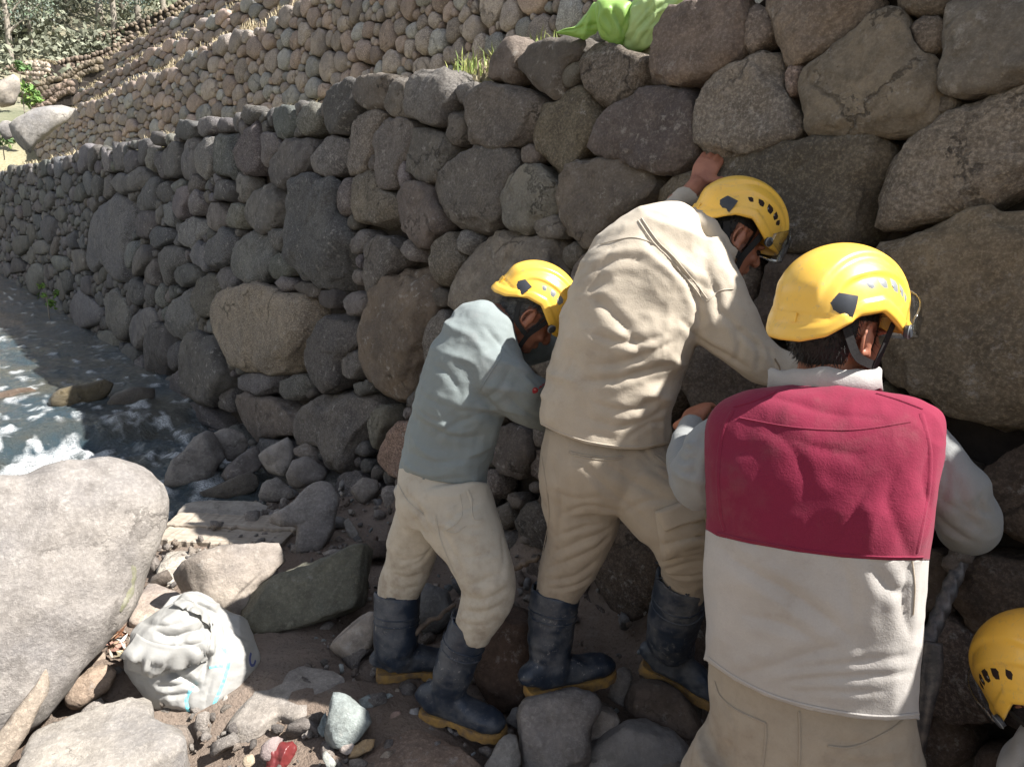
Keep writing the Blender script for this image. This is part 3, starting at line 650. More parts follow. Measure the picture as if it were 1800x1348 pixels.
rock([(908,1345),(908,1270),(918,1236),(960,1222),(1010,1212),(1047,1218),(1062,1242),(1037,1272),(1034,1345),(1000,1368),(940,1368)], 'rounded blue grey rock that the second worker\'s left boot stands on', th=.7, col=(.22, .21, .205), e=.5, z=-.06, n2=.02)
rock([(1028,1310),(1043,1250),(1058,1234),(1080,1250),(1097,1272),(1064,1304)], 'small pointed rock with a sunlit face beside the boot rock', col=(.36, .33, .30), e=.45, fac=8, z=-.02)
rock([(1022,1365),(1026,1318),(1080,1287),(1130,1265),(1182,1283),(1208,1305),(1198,1370),(1100,1400)], 'speckled grey rock at the bottom edge left of the worker in the maroon vest', th=.6, col=(.25, .245, .24), e=.5, z=-.1)
rock([(1066,1225),(1075,1185),(1095,1171),(1112,1180),(1108,1212),(1100,1244)], 'mud caked grey stone between the second worker\'s boots', col=(.22, .205, .19), z=0)
rock([(1092,1255),(1110,1200),(1160,1196),(1232,1240),(1250,1275),(1205,1300),(1130,1270)], 'dark earthy rock beneath the second worker\'s right boot', th=.6, col=(.10, .08, .068), z=-.02)
rock([(886,1270),(905,1240),(917,1250),(912,1284)], 'narrow grey stone left of the boot rock', col=GREY, z=-.02)
rock([(845,1352),(880,1300),(907,1288),(917,1340),(890,1375)], 'thin slanting grey rock left of the boot rock at the bottom edge', col=GREY, th=.5, z=-.04)
TEAL = (.25, .29, .29)
rock([(570,1292),(580,1240),(590,1205),(616,1230),(646,1255),(652,1276),(622,1302),(600,1311),(574,1302)], 'broken blue green stone with a rusty white face in the foreground', th=.6, col=TEAL, e=.4, fac=9, z=0)
rock([(628,1228),(650,1220),(661,1240),(657,1254),(637,1244)], 'blue green chip leaning on the broken stone\'s right side', th=.4, col=TEAL, e=.4, fac=6, z=0.0)
rock([(557,1278),(575,1250),(580,1290),(563,1294)], 'bluish flake at the left of the broken blue green stone', th=.5, col=(.2, .25, .27), e=.4, z=0)
rock([(591,1320),(612,1294),(630,1323),(606,1325)], 'triangular white pink chip below the broken stone', th=.5, col=(.40, .36, .34), e=.4, fac=8, z=0)
rock([(565,1325),(575,1319),(594,1346),(575,1352)], 'thin whitish green chip at the bottom edge', th=.5, col=(.38, .41, .39), e=.4, fac=8, z=0)
rock([(672,1221),(684,1218),(694,1225),(682,1230)], 'tiny teal chip on the mud behind the front boot', th=.5, col=TEAL, e=.4, z=0)
rock([(600,1322),(640,1300),(662,1304),(655,1322),(620,1330)], 'ochre stone beside the white pink chip', th=.5, col=(.34, .25, .15), z=-.01)
rock([(680,1268),(690,1252),(705,1248),(707,1262),(695,1272)], 'small reddish stone by the front boot heel', col=(.30, .22, .19), z=0)
rock([(715,1262),(722,1246),(738,1244),(738,1262)], 'small grey stone touching the front boot heel', col=(.28, .28, .28), z=0)
rock([(424,1340),(432,1326),(446,1328),(448,1342),(434,1350)], 'small yellowish pebble left of the red plastic', col=(.42, .36, .27), z=0)
rock([(455,1330),(462,1305),(485,1296),(500,1302),(490,1322),(470,1335)], 'purplish grey pebble behind the red plastic', col=(.26, .22, .22), z=0)
rock([(605,915),(612,905),(625,930),(634,945),(620,952),(610,940)], 'splinter of pale rock on the slope above the plank ends', th=.5, col=(.33, .32, .30), e=.4)
rock([(690,800),(720,760),(742,790),(735,830),(700,835)], 'tan rock at the wall foot behind the first worker', col=(.30, .22, .18), z=.05)
rock([(668,860),(685,850),(705,862),(700,905),(676,900)], 'grey stone behind the first worker\'s hip', col=(.24, .22, .2), z=-.02)
rock([(612,858),(640,838),(668,846),(664,880),(630,890)], 'grey brown stone at the top of the rubble slope', col=(.22, .205, .19), z=.0)

# far pale boulder and plants at the end of the terraces
rock([(22,222),(40,205),(66,192),(95,184),(122,184),(128,192),(112,212),(84,232),(58,252),(45,272),(30,272),(20,250)], 'big pale boulder at the far left end of the terrace walls', z=2.3, th=.8, col=(.30, .295, .285), grp='boulders beyond the terraces')
rock([(-15,175),(0,145),(25,130),(36,140),(32,160),(20,185),(0,190)], 'whitish boulder at the left edge under the far terraces', z=4.3, th=.7, col=(.33, .31, .28), grp='boulders beyond the terraces')
rock([(-5,225),(10,212),(22,215),(22,240),(8,248)], 'grey boulder behind the big pale boulder at the left edge', z=2.6, th=.7, col=(.26, .255, .25), grp='boulders beyond the terraces')

# planks laid as a step
def plank(a, b, zt, w0, th, label, seed):
    """a, b: pixels of the near long edge ends at height zt; w0 width in m"""
    A = onz(a[0], a[1], zt); B = onz(b[0], b[1], zt); d = B-A; L = np.linalg.norm(d); d /= L; s = np.array([-d[1], d[0], 0]); n = 40
    rg = np.random.default_rng(seed); v = []; f = []
    for i in range(n+1):
        t = i/n*L; e0 = .006*rg.normal(); e1 = .006*rg.normal(); zz = .004*rg.normal()
        r = .006
        pr = [(e0, -th), (e0, -r), (e0+r, 0), (w0*.33, .001*rg.normal()), (w0*.66, .001*rg.normal()), (w0-r+e1, 0), (w0+e1, -r), (w0+e1, -th)]
        for (yy, zq) in pr: v.append([t, yy, zq+zz*.3])
    k = 8
    for i in range(n):
        for j in range(k): f.append([i*k+j, (i+1)*k+j, (i+1)*k+(j+1) % k, i*k+(j+1) % k])
    f += [list(range(k)), list(range(n*k+k-1, n*k-1, -1))]
    o = link('plank', mesh('plank', v, f, False), M['wood'])
    o.matrix_world = Matrix(np.vstack([np.column_stack([d, s, [0, 0, 1], A]), [0, 0, 0, 1]]).tolist())
    return tag(o, label, 'plank', 'wooden planks on the bank')
m, nt, b, out = newmat('old_plank'); tc = N(nt, 'ShaderNodeTexCoord'); mp = N(nt, 'ShaderNodeMapping'); mp.inputs['Scale'].default_value = (2.2, 30, 30)
nt.links.new(tc.outputs['Object'], mp.inputs[0]); n1 = noise(nt, mp.outputs[0], 1.5, 8, .65); n2 = noise(nt, tc.outputs['Object'], 9, 5)
c = mixc(nt, ramp(nt, n1, .35, .65), (.38, .33, .27), (.23, .19, .15)); c = mixc(nt, ramp(nt, n2, .5, .7, 0, .5), c, (.42, .38, .33)); c = mixc(nt, ramp(nt, n1, .66, .74), c, (.10, .07, .05))
nt.links.new(c, b.inputs['Base Color']); b.inputs['Roughness'].default_value = .85; bump(nt, b, n1, .8, .006); M['wood'] = m
plank((270, 946), (488, 961), .0, .22, .055, 'nearer wide weathered plank with a sawn end beside the pale rock', 1)
plank((290, 921), (527, 931), .015, .15, .055, 'farther narrow weathered plank behind the wide one', 2)

# twigs
def stick(a, b, r, label, col=(.16, .12, .09), name='stick'):
    a = np.array(a); b = np.array(b); d = b-a; L = np.linalg.norm(d); d /= L
    x = np.cross(d, [0, 0, 1.0]); x /= np.linalg.norm(x); y = np.cross(d, x); v = []; f = []; n = 14; k = 7
    for i in range(n+1):
        c0 = a+d*L*i/n+x*.006*math.sin(i*.9)+y*.004*math.sin(i*1.7); rr = r*(1-.35*i/n)*(1+.12*math.sin(i*2.3))
        for j in range(k): t = 2*math.pi*j/k; v.append(c0+rr*(math.cos(t)*x+math.sin(t)*y))
    for i in range(n):
        for j in range(k): f.append([i*k+j, i*k+(j+1) % k, (i+1)*k+(j+1) % k, (i+1)*k+j])
    f += [list(range(k))[::-1], list(range(n*k, n*k+k))]
    return tag(link(name, mesh(name, v, f), M['twig'], color=col), label, 'stick')
M['twig'] = plain('dry_wood', (.23, .18, .14), .9, .5, 60, .002)
stick(P(722, 1114, 2.50), P(800, 1063, 2.62), .011, 'broken brown stick leaning between the first worker\'s boots')
stick(P(893, 1003, 2.62), P(948, 980, 2.5), .012, 'short brown stick poking out behind the second worker\'s knee')

# gravel and crumbs scattered on the bank (uncountable)
def scatter(n, fn, smin, smax, seed, name, mat, cols, hang=.3):
    rg = np.random.default_rng(seed); v = []; f = []; c = []; k = 0
    base, bf = stone_geo(np.ones(12), .7, .6, .6, 8, 5, 7, .22, .05, 3)
    while k < n:
        x, y = fn(rg); z = float(gz(x, y))
        s = smin*(smax/smin)**(rg.random()**2.2); A = np.linalg.qr(rg.normal(size=(3, 3)))[0]
        p = (base*s*rg.uniform(.6, 1.2, 3))@A.T+[x, y, z+.015+s*hang]
        f += [[q+len(v)*0+k*len(base) for q in g] for g in bf]; v.append(p); cc = np.array(cols[rg.integers(len(cols))])*rg.uniform(.75, 1.25)
        c.append(np.tile(np.append(cc, 1), (len(base), 1))); k += 1
    me = mesh(name, np.vstack(v), f); ca = me.color_attributes.new('tint', 'FLOAT_COLOR', 'POINT'); ca.data.foreach_set('color', np.vstack(c).ravel().astype(np.float32))
    o = link(name, me, mat); o['kind'] = 'stuff'; o['label'] = 'gravel and small stones scattered over the muddy bank'; return o
def bank(rg):
    while True:
        x, y = rg.uniform(-2.0, .8), rg.uniform(1.6, 4.3); q = NW[0]*x+NW[1]*y; u = TW[0]*x+TW[1]*y
        if -.1 < q < 1.9 and u < 4.2: return x, y
scatter(1500, bank, .004, .022, 21, 'gravel', stone_mat('gravel', 1.5, .2, useattr=True), [(.30, .26, .22), (.22, .18, .15), (.38, .36, .33), (.20, .19, .18), (.30, .33, .33)])
def slope(rg):
    while True:
        x, y = rg.uniform(-2.4, 1.6), rg.uniform(1.6, 5.0); q = NW[0]*x+NW[1]*y; u = TW[0]*x+TW[1]*y
        if 1.45 < q < 2.0 and -1 < u < 4.6: return x, y
o = scatter(150, slope, .02, .075, 22, 'rubble', M['gravel'] if 'gravel' in M else bpy.data.materials['gravel'], [(.19, .165, .14), (.15, .12, .10), (.24, .22, .20), (.20, .20, .20)])
o['label'] = 'rubble heaped along the foot of the wall'
def flatbank(rg):
    while True:
        x, y = rg.uniform(-1.9, .6), rg.uniform(1.7, 3.9); q = NW[0]*x+NW[1]*y; u = TW[0]*x+TW[1]*y
        if .15 < q < 1.45 and 1.0 < u < 3.9: return x, y
o = scatter(300, flatbank, .012, .060, 23, 'rubble', bpy.data.materials['gravel'], [(.27, .245, .22), (.22, .19, .165), (.30, .28, .26), (.19, .175, .165)], .05)
o['label'] = 'pale broken stones strewn over the bank in front of the workers'
# ------------------------------------------------------------------ people: lofted limbs fused into continuous surfaces
def crom(A, n):
    A = np.asarray(A, float); m = len(A); t = np.linspace(0, m-1, n); i = np.clip(t.astype(int), 0, m-2); f = (t-i)[:, None]
    p1 = A[i]; p2 = A[i+1]; p0 = A[np.maximum(i-1, 0)]; p3 = A[np.minimum(i+2, m-1)]
    return .5*((2*p1)+(-p0+p2)*f+(2*p0-5*p1+4*p2-p3)*f**2+(-p0+3*p1-3*p2+p3)*f**3)
def tube3(C, A, B, view=None, n=24, seg=22, ex=2.2, lat=None):
    """loft: centres C, half widths A (across the view) and B (along the view)"""
    Z = crom(np.column_stack([C, A, B]), n); C = Z[:, :3]; A = np.maximum(Z[:, 3], .002); B = np.maximum(Z[:, 4], .002)
    T = np.gradient(C, axis=0); T /= np.linalg.norm(T, axis=1)[:, None]; v = []; th = np.arange(seg)*2*math.pi/seg
    cx = np.sign(np.cos(th))*abs(np.cos(th))**(2/ex); cy = np.sign(np.sin(th))*abs(np.sin(th))**(2/ex)
    for c, a, b, t in zip(C, A, B, T):
        w = (c-CAM)/np.linalg.norm(c-CAM) if view is None else np.asarray(view, float)
        l = np.cross(t, w) if lat is None else np.asarray(lat, float)-t*np.dot(lat, t)
        if np.linalg.norm(l) < .15: l = np.cross(t, [0, 0, 1.0]) if abs(t[2]) < .9 else np.cross(t, [1.0, 0, 0])
        l /= np.linalg.norm(l); d = np.cross(l, t)
        v.append(c+np.outer(cx*a, l)+np.outer(cy*b, d))
    v = np.vstack(v+[C[:1], C[-1:]]); f = []
    for i in range(n-1):
        for j in range(seg): f.append([i*seg+j, i*seg+(j+1) % seg, (i+1)*seg+(j+1) % seg, (i+1)*seg+j])
    f += [[n*seg, (j+1) % seg, j] for j in range(seg)] + [[n*seg+1, (n-1)*seg+j, (n-1)*seg+(j+1) % seg] for j in range(seg)]
    return v, f
def ptube(rings, n=24, seg=22, ex=2.2):
    """rings in the photograph's measure: (px, py, depth m, half width px, half thickness m)"""
    return tube3(np.array([P(r[0], r[1], r[2]) for r in rings]), np.array([r[3]*r[2]/FPX for r in rings]), np.array([r[4] for r in rings]), n=n, seg=seg, ex=ex)
def ell(c, r, M3=None, seg=18):
    v, f = stone_geo(np.ones(seg), 1, 1, 1.0, seg, 10, 0, 0, 0, 0); v = v*np.asarray(r)
    if M3 is not None: v = v@np.asarray(M3).T
    return v+np.asarray(c), f
def limb(pts, rad, n=12, seg=10): return tube3(np.array(pts, float), np.array(rad, float), np.array(rad, float), view=(.31, .22, .92), n=n, seg=seg, ex=2.0)
def merge(parts):
    v = []; f = []; n = 0
    for a, b in parts: v.append(a); f += [[i+n for i in q] for q in b]; n += len(a)
    return np.vstack(v), f
def fuse(parts, voxel, smooth=4, fac=.6):
    v, f = merge(parts); me = mesh('tmp', v, f); o = bpy.data.objects.new('tmp', me); COL.objects.link(o)
    md = o.modifiers.new('r', 'REMESH'); md.mode = 'VOXEL'; md.voxel_size = voxel
    if smooth: s = o.modifiers.new('s', 'SMOOTH'); s.iterations = smooth; s.factor = fac
    dg = bpy.context.evaluated_depsgraph_get(); ev = o.evaluated_get(dg); r = bpy.data.meshes.new_from_object(ev)
    bpy.data.objects.remove(o); bpy.data.meshes.remove(me)
    n = len(r.vertices); co = np.zeros(n*3); r.vertices.foreach_get('co', co); co = co.reshape(-1, 3)
    F = [list(p.vertices) for p in r.polygons]; bpy.data.meshes.remove(r); return co, F
def bvh(v, f): return BVHTree.FromPolygons([Vector(x) for x in v], f)
def cast(tree, px, py, back=0.0):
    r = ray(px, py); r = r/np.linalg.norm(r); h = tree.ray_cast(Vector(CAM), Vector(r))
    return (None, None) if h[0] is None else (np.array(h[0]), np.array(h[1]))
def vnorm(v, f):
    me = mesh('t', v, f); nr = np.zeros(len(v)*3); me.vertices.foreach_get('normal', nr) if hasattr(me.vertices[0], 'normal') else None
    bpy.data.meshes.remove(me); return nr.reshape(-1, 3)
def folds(v, f, strokes, seed=0, amp=.0035, freq=9.0, dirv=(0, 0, 1), stretch=3.0, fine=.0, crump=.0034, cf=9.0, ks=.85):
    """cloth relief: creases along strokes laid on the garment, over drapery noise drawn out along dirv"""
    nr = vnorm(v, f); disp = np.zeros(len(v))
    if amp:
        d = np.asarray(dirv, float); d /= np.linalg.norm(d); a = v@d; q = v-np.outer(a, d)
        w = .06*np.stack([vnoise(v*5, seed+1), vnoise(v*5, seed+2), vnoise(v*5, seed+3)], 1)
        s = (q+np.outer(a*stretch, d)+w)*freq
        n = fbm(s, seed, 3, .45); rd = 1-2*np.abs(vnoise(s*.7+9, seed+4)); msk = sstep(vnoise(v*4.5, seed+8), -.35, .5)
        disp += amp*(n*.9+rd*msk*1.8)
    if crump:
        w = v+.03*np.stack([vnoise(v*9, seed+41), vnoise(v*9, seed+42), vnoise(v*9, seed+43)], 1); disp += -crump*(np.abs(vnoise(w*cf, seed+44))*1.5+.7*np.abs(vnoise(w*cf*2.1, seed+45))-.45)
    if fine: disp += fine*fbm(v*38, seed+30, 3)
    tree = bvh(v, f)
    for st in strokes:
        pl, dep, wid = st[:3]
        pl = crom(np.array(pl, float), max(8, 5*len(pl))); P3 = []
        for x, y in pl:
            h, _ = cast(tree, x, y)
            if h is not None: P3.append(h)
        if len(P3) < 3: continue
        P3 = np.array(P3); jump = np.linalg.norm(np.diff(P3, axis=0), axis=1)
        lo = P3.min(0)-wid*3; hi = P3.max(0)+wid*3; idx = np.where(((v > lo) & (v < hi)).all(1))[0]
        if not len(idx): continue
        V = v[idx]; best = np.full(len(V), 9.0); par = np.zeros(len(V)); m = len(P3)-1
        for i in range(m):
            if jump[i] > .06: continue
            e = P3[i+1]-P3[i]; L2 = e@e+1e-12; t = np.clip(((V-P3[i])@e)/L2, 0, 1); d = np.linalg.norm(V-P3[i]-t[:, None]*e, axis=1)
            k = d < best; best[k] = d[k]; par[k] = (i+t[k])/m
        tp = np.clip(np.sin(math.pi*np.clip(par, .001, .999)), 0, 1)**.6
        disp[idx] += ks*dep*tp*(-np.exp(-(best/(.55*wid)))+.42*np.exp(-((best-1.6*wid)/(1.0*wid))**2))
    return v+nr*disp[:, None]
def cutpx(v, f, fn, keep='above'):
    """end a garment on a hem line given in the photograph (line y = fn(x)); rim points are drawn onto the line"""
    s = topx(v); dy = s[:, 1]-fn(s[:, 0])
    if keep == 'below': dy = -dy
    F = [q for q in f if min(dy[i] for i in q) < 0]
    mv = dy > 0; v = v.copy(); sg = 1 if keep == 'above' else -1
    v[mv] += np.outer(sg*dy[mv]*s[mv, 2]/FPX, UP)
    used = sorted({i for q in F for i in q}); mp = {o: n for n, o in enumerate(used)}
    return v[used], [[mp[i] for i in q] for q in F]
def part(name, v, f, mat, parent, smooth=True, solid=0, color=None):
    loc = np.array(parent_world(parent)); o = link(name, mesh(name, np.asarray(v)-loc, f, smooth), mat, parent, color=color)
    if solid:
        md = o.modifiers.new('solid', 'SOLIDIFY'); md.thickness = solid; md.offset = -1
    return o
def parent_world(p):
    return np.array(p.location)+(parent_world(p.parent) if p.parent else 0)
def ribbon(name, tree, pl, w, mat, parent, h=.0015, n=None, px=True, color=None, off=0.0, taper=False):
    """flat strip lying on a surface along a polyline (pixels): seams, stitching, printed lines, straps"""
    pl = crom(np.array(pl, float), n or max(10, 7*len(pl))); C = []; Nn = []
    for x, y in pl:
        a, b = cast(tree, x, y)
        if a is not None: C.append(a); Nn.append(b)
    if len(C) < 3: return None
    C = np.array(C); Nn = np.array(Nn); T = np.gradient(C, axis=0); T /= np.linalg.norm(T, axis=1)[:, None]+1e-9
    S = np.cross(Nn, T); S /= np.linalg.norm(S, axis=1)[:, None]+1e-9; v = []; f = []
    for i in range(len(C)):
        ww = w*(math.sin(math.pi*(i+.3)/(len(C)-.4))**.4 if taper else 1)
        for k in (-1, -.5, 0, .5, 1):
            q = C[i]+S[i]*ww*k; hh, nn, _, _ = tree.find_nearest(Vector(q))
            q = np.array(hh) if hh is not None else q
            v.append(q+Nn[i]*(h*(1-.75*abs(k))+.0006+off))
    for i in range(len(C)-1):
        for k in range(4): f.append([i*5+k, i*5+k+1, i*5+6+k, i*5+5+k])
    return part(name, np.array(v), f, mat, parent, color=color)
def patch(name, tree, poly, mat, parent, h=.004, n=17):
    """cloth patch (pocket, flap) lying on a garment; poly = 4 pixel corners"""
    a, b, c, d = [np.array(p, float) for p in poly]; v = []; f = []
    for i in range(n):
        for j in range(n):
            s, t = i/(n-1), j/(n-1); q = (a*(1-s)+b*s)*(1-t)+(d*(1-s)+c*s)*t; hp, hn = cast(tree, q[0], q[1])
            if hp is None: hp = v[-1] if v else P(q[0], q[1], 2); hn = np.array([0, -1, 0])
            ed = min(s, 1-s, t, 1-t); v.append(hp+hn*(h*min(1, ed*11+.2)))
    for i in range(n-1):
        for j in range(n-1): f.append([i*n+j, (i+1)*n+j, (i+1)*n+j+1, i*n+j+1])
    return part(name, np.array(v), f, mat, parent)

# ---- materials of the people
def cloth(name, col, weave=900, dirt=None, var=.16, dust=.25, rough=.92, mud=False):
    m, nt, b, out = newmat(name); v, _ = objvec(nt, False)
    n1 = noise(nt, v, 5, 6, .6); n2 = noise(nt, v, 26, 6, .65); n3 = noise(nt, v, 300, 3, .6)
    c = mixc(nt, ramp(nt, n1, .35, .68, 0, 1), tuple(x*(1+var*.5) for x in col), tuple(x*(1-var) for x in col))
    if dirt: c = mixc(nt, mul(nt, ramp(nt, n1, .52, .7, 0, dust), ramp(nt, n2, .4, .62)), c, dirt)
    c = mixc(nt, mul(nt, ramp(nt, n2, .56, .70, 0, .28), ramp(nt, n1, .45, .6)), c, tuple(x*.6 for x in (dirt or col)))
    if mud:
        ge = N(nt, 'ShaderNodeNewGeometry'); sp = N(nt, 'ShaderNodeSeparateXYZ'); nt.links.new(ge.outputs['Position'], sp.inputs[0]); c = mixc(nt, mul(nt, ramp(nt, sp.outputs[2], .75, .25, 0, .7), ramp(nt, n2, .40, .66)), c, (.20, .155, .115))
    c = mixc(nt, ramp(nt, n3, .3, .7, 0, .22), c, tuple(x*.72 for x in col))
    nt.links.new(c, b.inputs['Base Color']); b.inputs['Roughness'].default_value = rough; b.inputs['Specular IOR Level'].default_value = .2
    b.inputs['Sheen Weight'].default_value = .08
    wv = N(nt, 'ShaderNodeTexWave', Scale=weave/6.28); nt.links.new(v, wv.inputs['Vector'])
    h = mul(nt, mul(nt, n3, .5), mul(nt, n2, 1.2), 'ADD'); bump(nt, b, h, .5, .003); return m
M['khaki_shirt'] = cloth('khaki_shirt_cloth', (.445, .392, .318), dirt=(.36, .30, .23), dust=.6)
M['khaki_trs'] = cloth('khaki_trouser_cloth', (.355, .305, .24), dirt=(.25, .19, .14), dust=.5, mud=True)
M['sand_trs'] = cloth('sand_trouser_cloth', (.47, .43, .355), dirt=(.33, .27, .2), dust=.5, mud=True)
M['sweater'] = cloth('blue_grey_jersey', (.205, .238, .24), dirt=(.36, .37, .37), dust=.35)
M['grey_knit'] = cloth('grey_knit', (.24, .25, .25), dirt=(.34, .33, .315), dust=.55)
M['maroon'] = cloth('maroon_cotton', (.195, .016, .044), dirt=(.24, .07, .085), dust=.55)
M['offwhite'] = cloth('offwhite_cotton', (.405, .385, .365), dirt=(.36, .32, .28), dust=.55)
M['collar'] = cloth('collar_cloth', (.38, .37, .36), dust=.3)
M['white_shirt'] = cloth('white_shirt_cloth', (.6, .6, .6))
M['dark_cap'] = plain('black_webbing', (.012, .012, .013), .75, .3, 80, .001)
m, nt, b, out = newmat('skin'); v, _ = objvec(nt, False); n1 = noise(nt, v, 22, 5); n2 = noise(nt, v, 190, 4)
c = mixc(nt, ramp(nt, n1, .35, .7), (.36, .155, .095), (.24, .092, .057)); nt.links.new(c, b.inputs['Base Color'])
b.inputs['Roughness'].default_value = .5; b.inputs['Subsurface Weight'].default_value = .08; b.inputs['Subsurface Scale'].default_value = .01
b.inputs['Subsurface Radius'].default_value = (1, .35, .2); bump(nt, b, n2, .35, .002); M['skin'] = m
m, nt, b, out = newmat('helmet_plastic'); v, oi = objvec(nt); n1 = noise(nt, v, 9, 7, .7); n2 = noise(nt, v, 60, 6, .7)
c = mixc(nt, ramp(nt, n1, .45, .7, 0, .5), (.80, .485, .065), (.70, .43, .095)); c = mixc(nt, ramp(nt, n2, .56, .70, 0, .55), c, (.45, .29, .12)); ms = N(nt, 'ShaderNodeMapping'); ms.inputs['Scale'].default_value = (6, 90, 40); ms.inputs['Rotation'].default_value = (.5, .3, .8); nt.links.new(v, ms.inputs[0]); n3 = noise(nt, ms.outputs[0], 1.5, 5, .7); c = mixc(nt, ramp(nt, n3, .60, .68, 0, .6), c, (.50, .36, .17))
nt.links.new(c, b.inputs['Base Color']); nt.links.new(ramp(nt, n1, .3, .7, .26, .48), b.inputs['Roughness']); b.inputs['Subsurface Weight'].default_value = .0
b.inputs['Coat Weight'].default_value = .25; b.inputs['Coat Roughness'].default_value = .2
bump(nt, b, n2, .12, .001); M['helmet'] = m
M['vent_grey'] = plain('grey_vent_shutter', (.20, .215, .23), .5, .2, 40)
M['vent_dark'] = plain('vent_hole_shade', (.022, .010, .008), .8, .3, 40)  # dark flush patch stands in for the shade inside an open vent
M['clip'] = plain('dark_grey_plastic', (.045, .05, .06), .42, .3, 30)
m, nt, b, out = newmat('clear_visor'); tr = N(nt, 'ShaderNodeBsdfTransparent'); gl = N(nt, 'ShaderNodeBsdfGlossy'); gl.inputs['Roughness'].default_value = .08
lw = N(nt, 'ShaderNodeLayerWeight', Blend=.35); mx = N(nt, 'ShaderNodeMixShader'); tr.inputs[0].default_value = (.9, .91, .92, 1)
nt.links.new(ramp(nt, lw.outputs['Facing'], 0, 1, .06, .55), mx.inputs[0]); nt.links.new(tr.outputs[0], mx.inputs[1]); nt.links.new(gl.outputs[0], mx.inputs[2]); nt.links.new(mx.outputs[0], out.inputs[0]); M['visor'] = m
m, nt, b, out = newmat('dusty_rubber'); v, oi = objvec(nt); n1 = noise(nt, v, 11, 8, .7); n2 = noise(nt, v, 70, 6, .75); n3 = noise(nt, v, 3.5, 3)
c = mixc(nt, ramp(nt, n1, .46, .66, 0, .7), (.018, .027, .044), (.125, .128, .134)); c = mixc(nt, mul(nt, ramp(nt, n2, .58, .7, 0, .8), ramp(nt, n3, .4, .65)), c, (.40, .38, .35))
nt.links.new(c, b.inputs['Base Color']); nt.links.new(ramp(nt, n1, .4, .66, .34, .85), b.inputs['Roughness']); bump(nt, b, n1, .3, .004); M['rubber'] = m
M['sole'] = plain('yellow_rubber_sole', (.36, .21, .055), .8, .5, 30, .002, col2=(.13, .09, .06))
M['hair'] = plain('black_hair', (.014, .012, .012), .5, .5, 200, .002)
M['hair_grey'] = plain('greying_hair', (.018, .018, .019), .5, .2, 90, .002, col2=(.16, .16, .16))
M['seam'] = plain('seam_thread', (.24, .19, .14), .9, .2, 60)
M['seam_light'] = plain('light_seam', (.44, .37, .29), .9, .2, 60)

# ---- helmet in head coordinates (x forward, y left, z up; origin between the ears)
HS = np.array([-.006, 0, .042]); HA, HB, HC = .150, .119, .138
def rim_z(a):
    d = np.abs((np.degrees(a)+180) % 360-180)
    return np.interp(d, [0, 30, 55, 75, 95, 115, 140, 160, 180], [-.026, -.028, -.034, -.012, .012, -.002, -.050, -.066, -.068])
def shell_pt(a, s, off=0.0, relief=True):
    """a azimuth, s 0 top..1 rim"""
    rz = rim_z(a); S = np.where(rz < 0, math.pi/2-rz/HC, np.arccos(np.clip(rz/HC, -1, 1))); p = s*S
    r = np.where(p <= math.pi/2, np.sin(np.minimum(p, math.pi/2)), 1+.05*(p-math.pi/2)); z = np.where(p <= math.pi/2, HC*np.cos(np.minimum(p, math.pi/2)), -(p-math.pi/2)*HC)
    ca, sn = np.cos(a), np.sin(a); x = HA*r*ca*(1+.02*(ca < 0)); y = HB*r*sn
    k = off
    if relief:
        cr = sstep(np.abs(y), .064+.02*x, .052+.02*x)*sstep(z, .0, .05); k = k+.0085*cr             # raised centre band
        e = ((x-.004)/.112)**2+((z-.028)/.062)**2; pan = sstep(e, 1.06, .86)*sstep(np.abs(y), .05, .075); k = k-.0065*pan  # side panel
        zr = z-rz; k = k+.0045*sstep(zr, .034, .026)*sstep(zr, -.001, .006)                          # rim band
        sm = np.exp(-((z+.012)/.0022)**2)*sstep(-x, .09, .12); k = k-.0025*sm
    nn = np.stack([x/HA**2, y/HB**2, np.maximum(z, -.02)/HC**2], -1); nn /= np.linalg.norm(nn, axis=-1)[..., None]
    return np.stack([x, y, z], -1)+nn*np.asarray(k)[..., None]+HS, nn
def side_pt(x, z, sgn, off):
    """point of the side panel over (x, z)"""
    y = HB*math.sqrt(max(.02, 1-(x/HA)**2-(max(z, 0)/HC)**2)); n = np.array([x/HA**2, y/HB**2, max(z, -.02)/HC**2]); n /= np.linalg.norm(n)
    p = np.array([x, y, z])+n*off; p[1] *= sgn; return p+HS
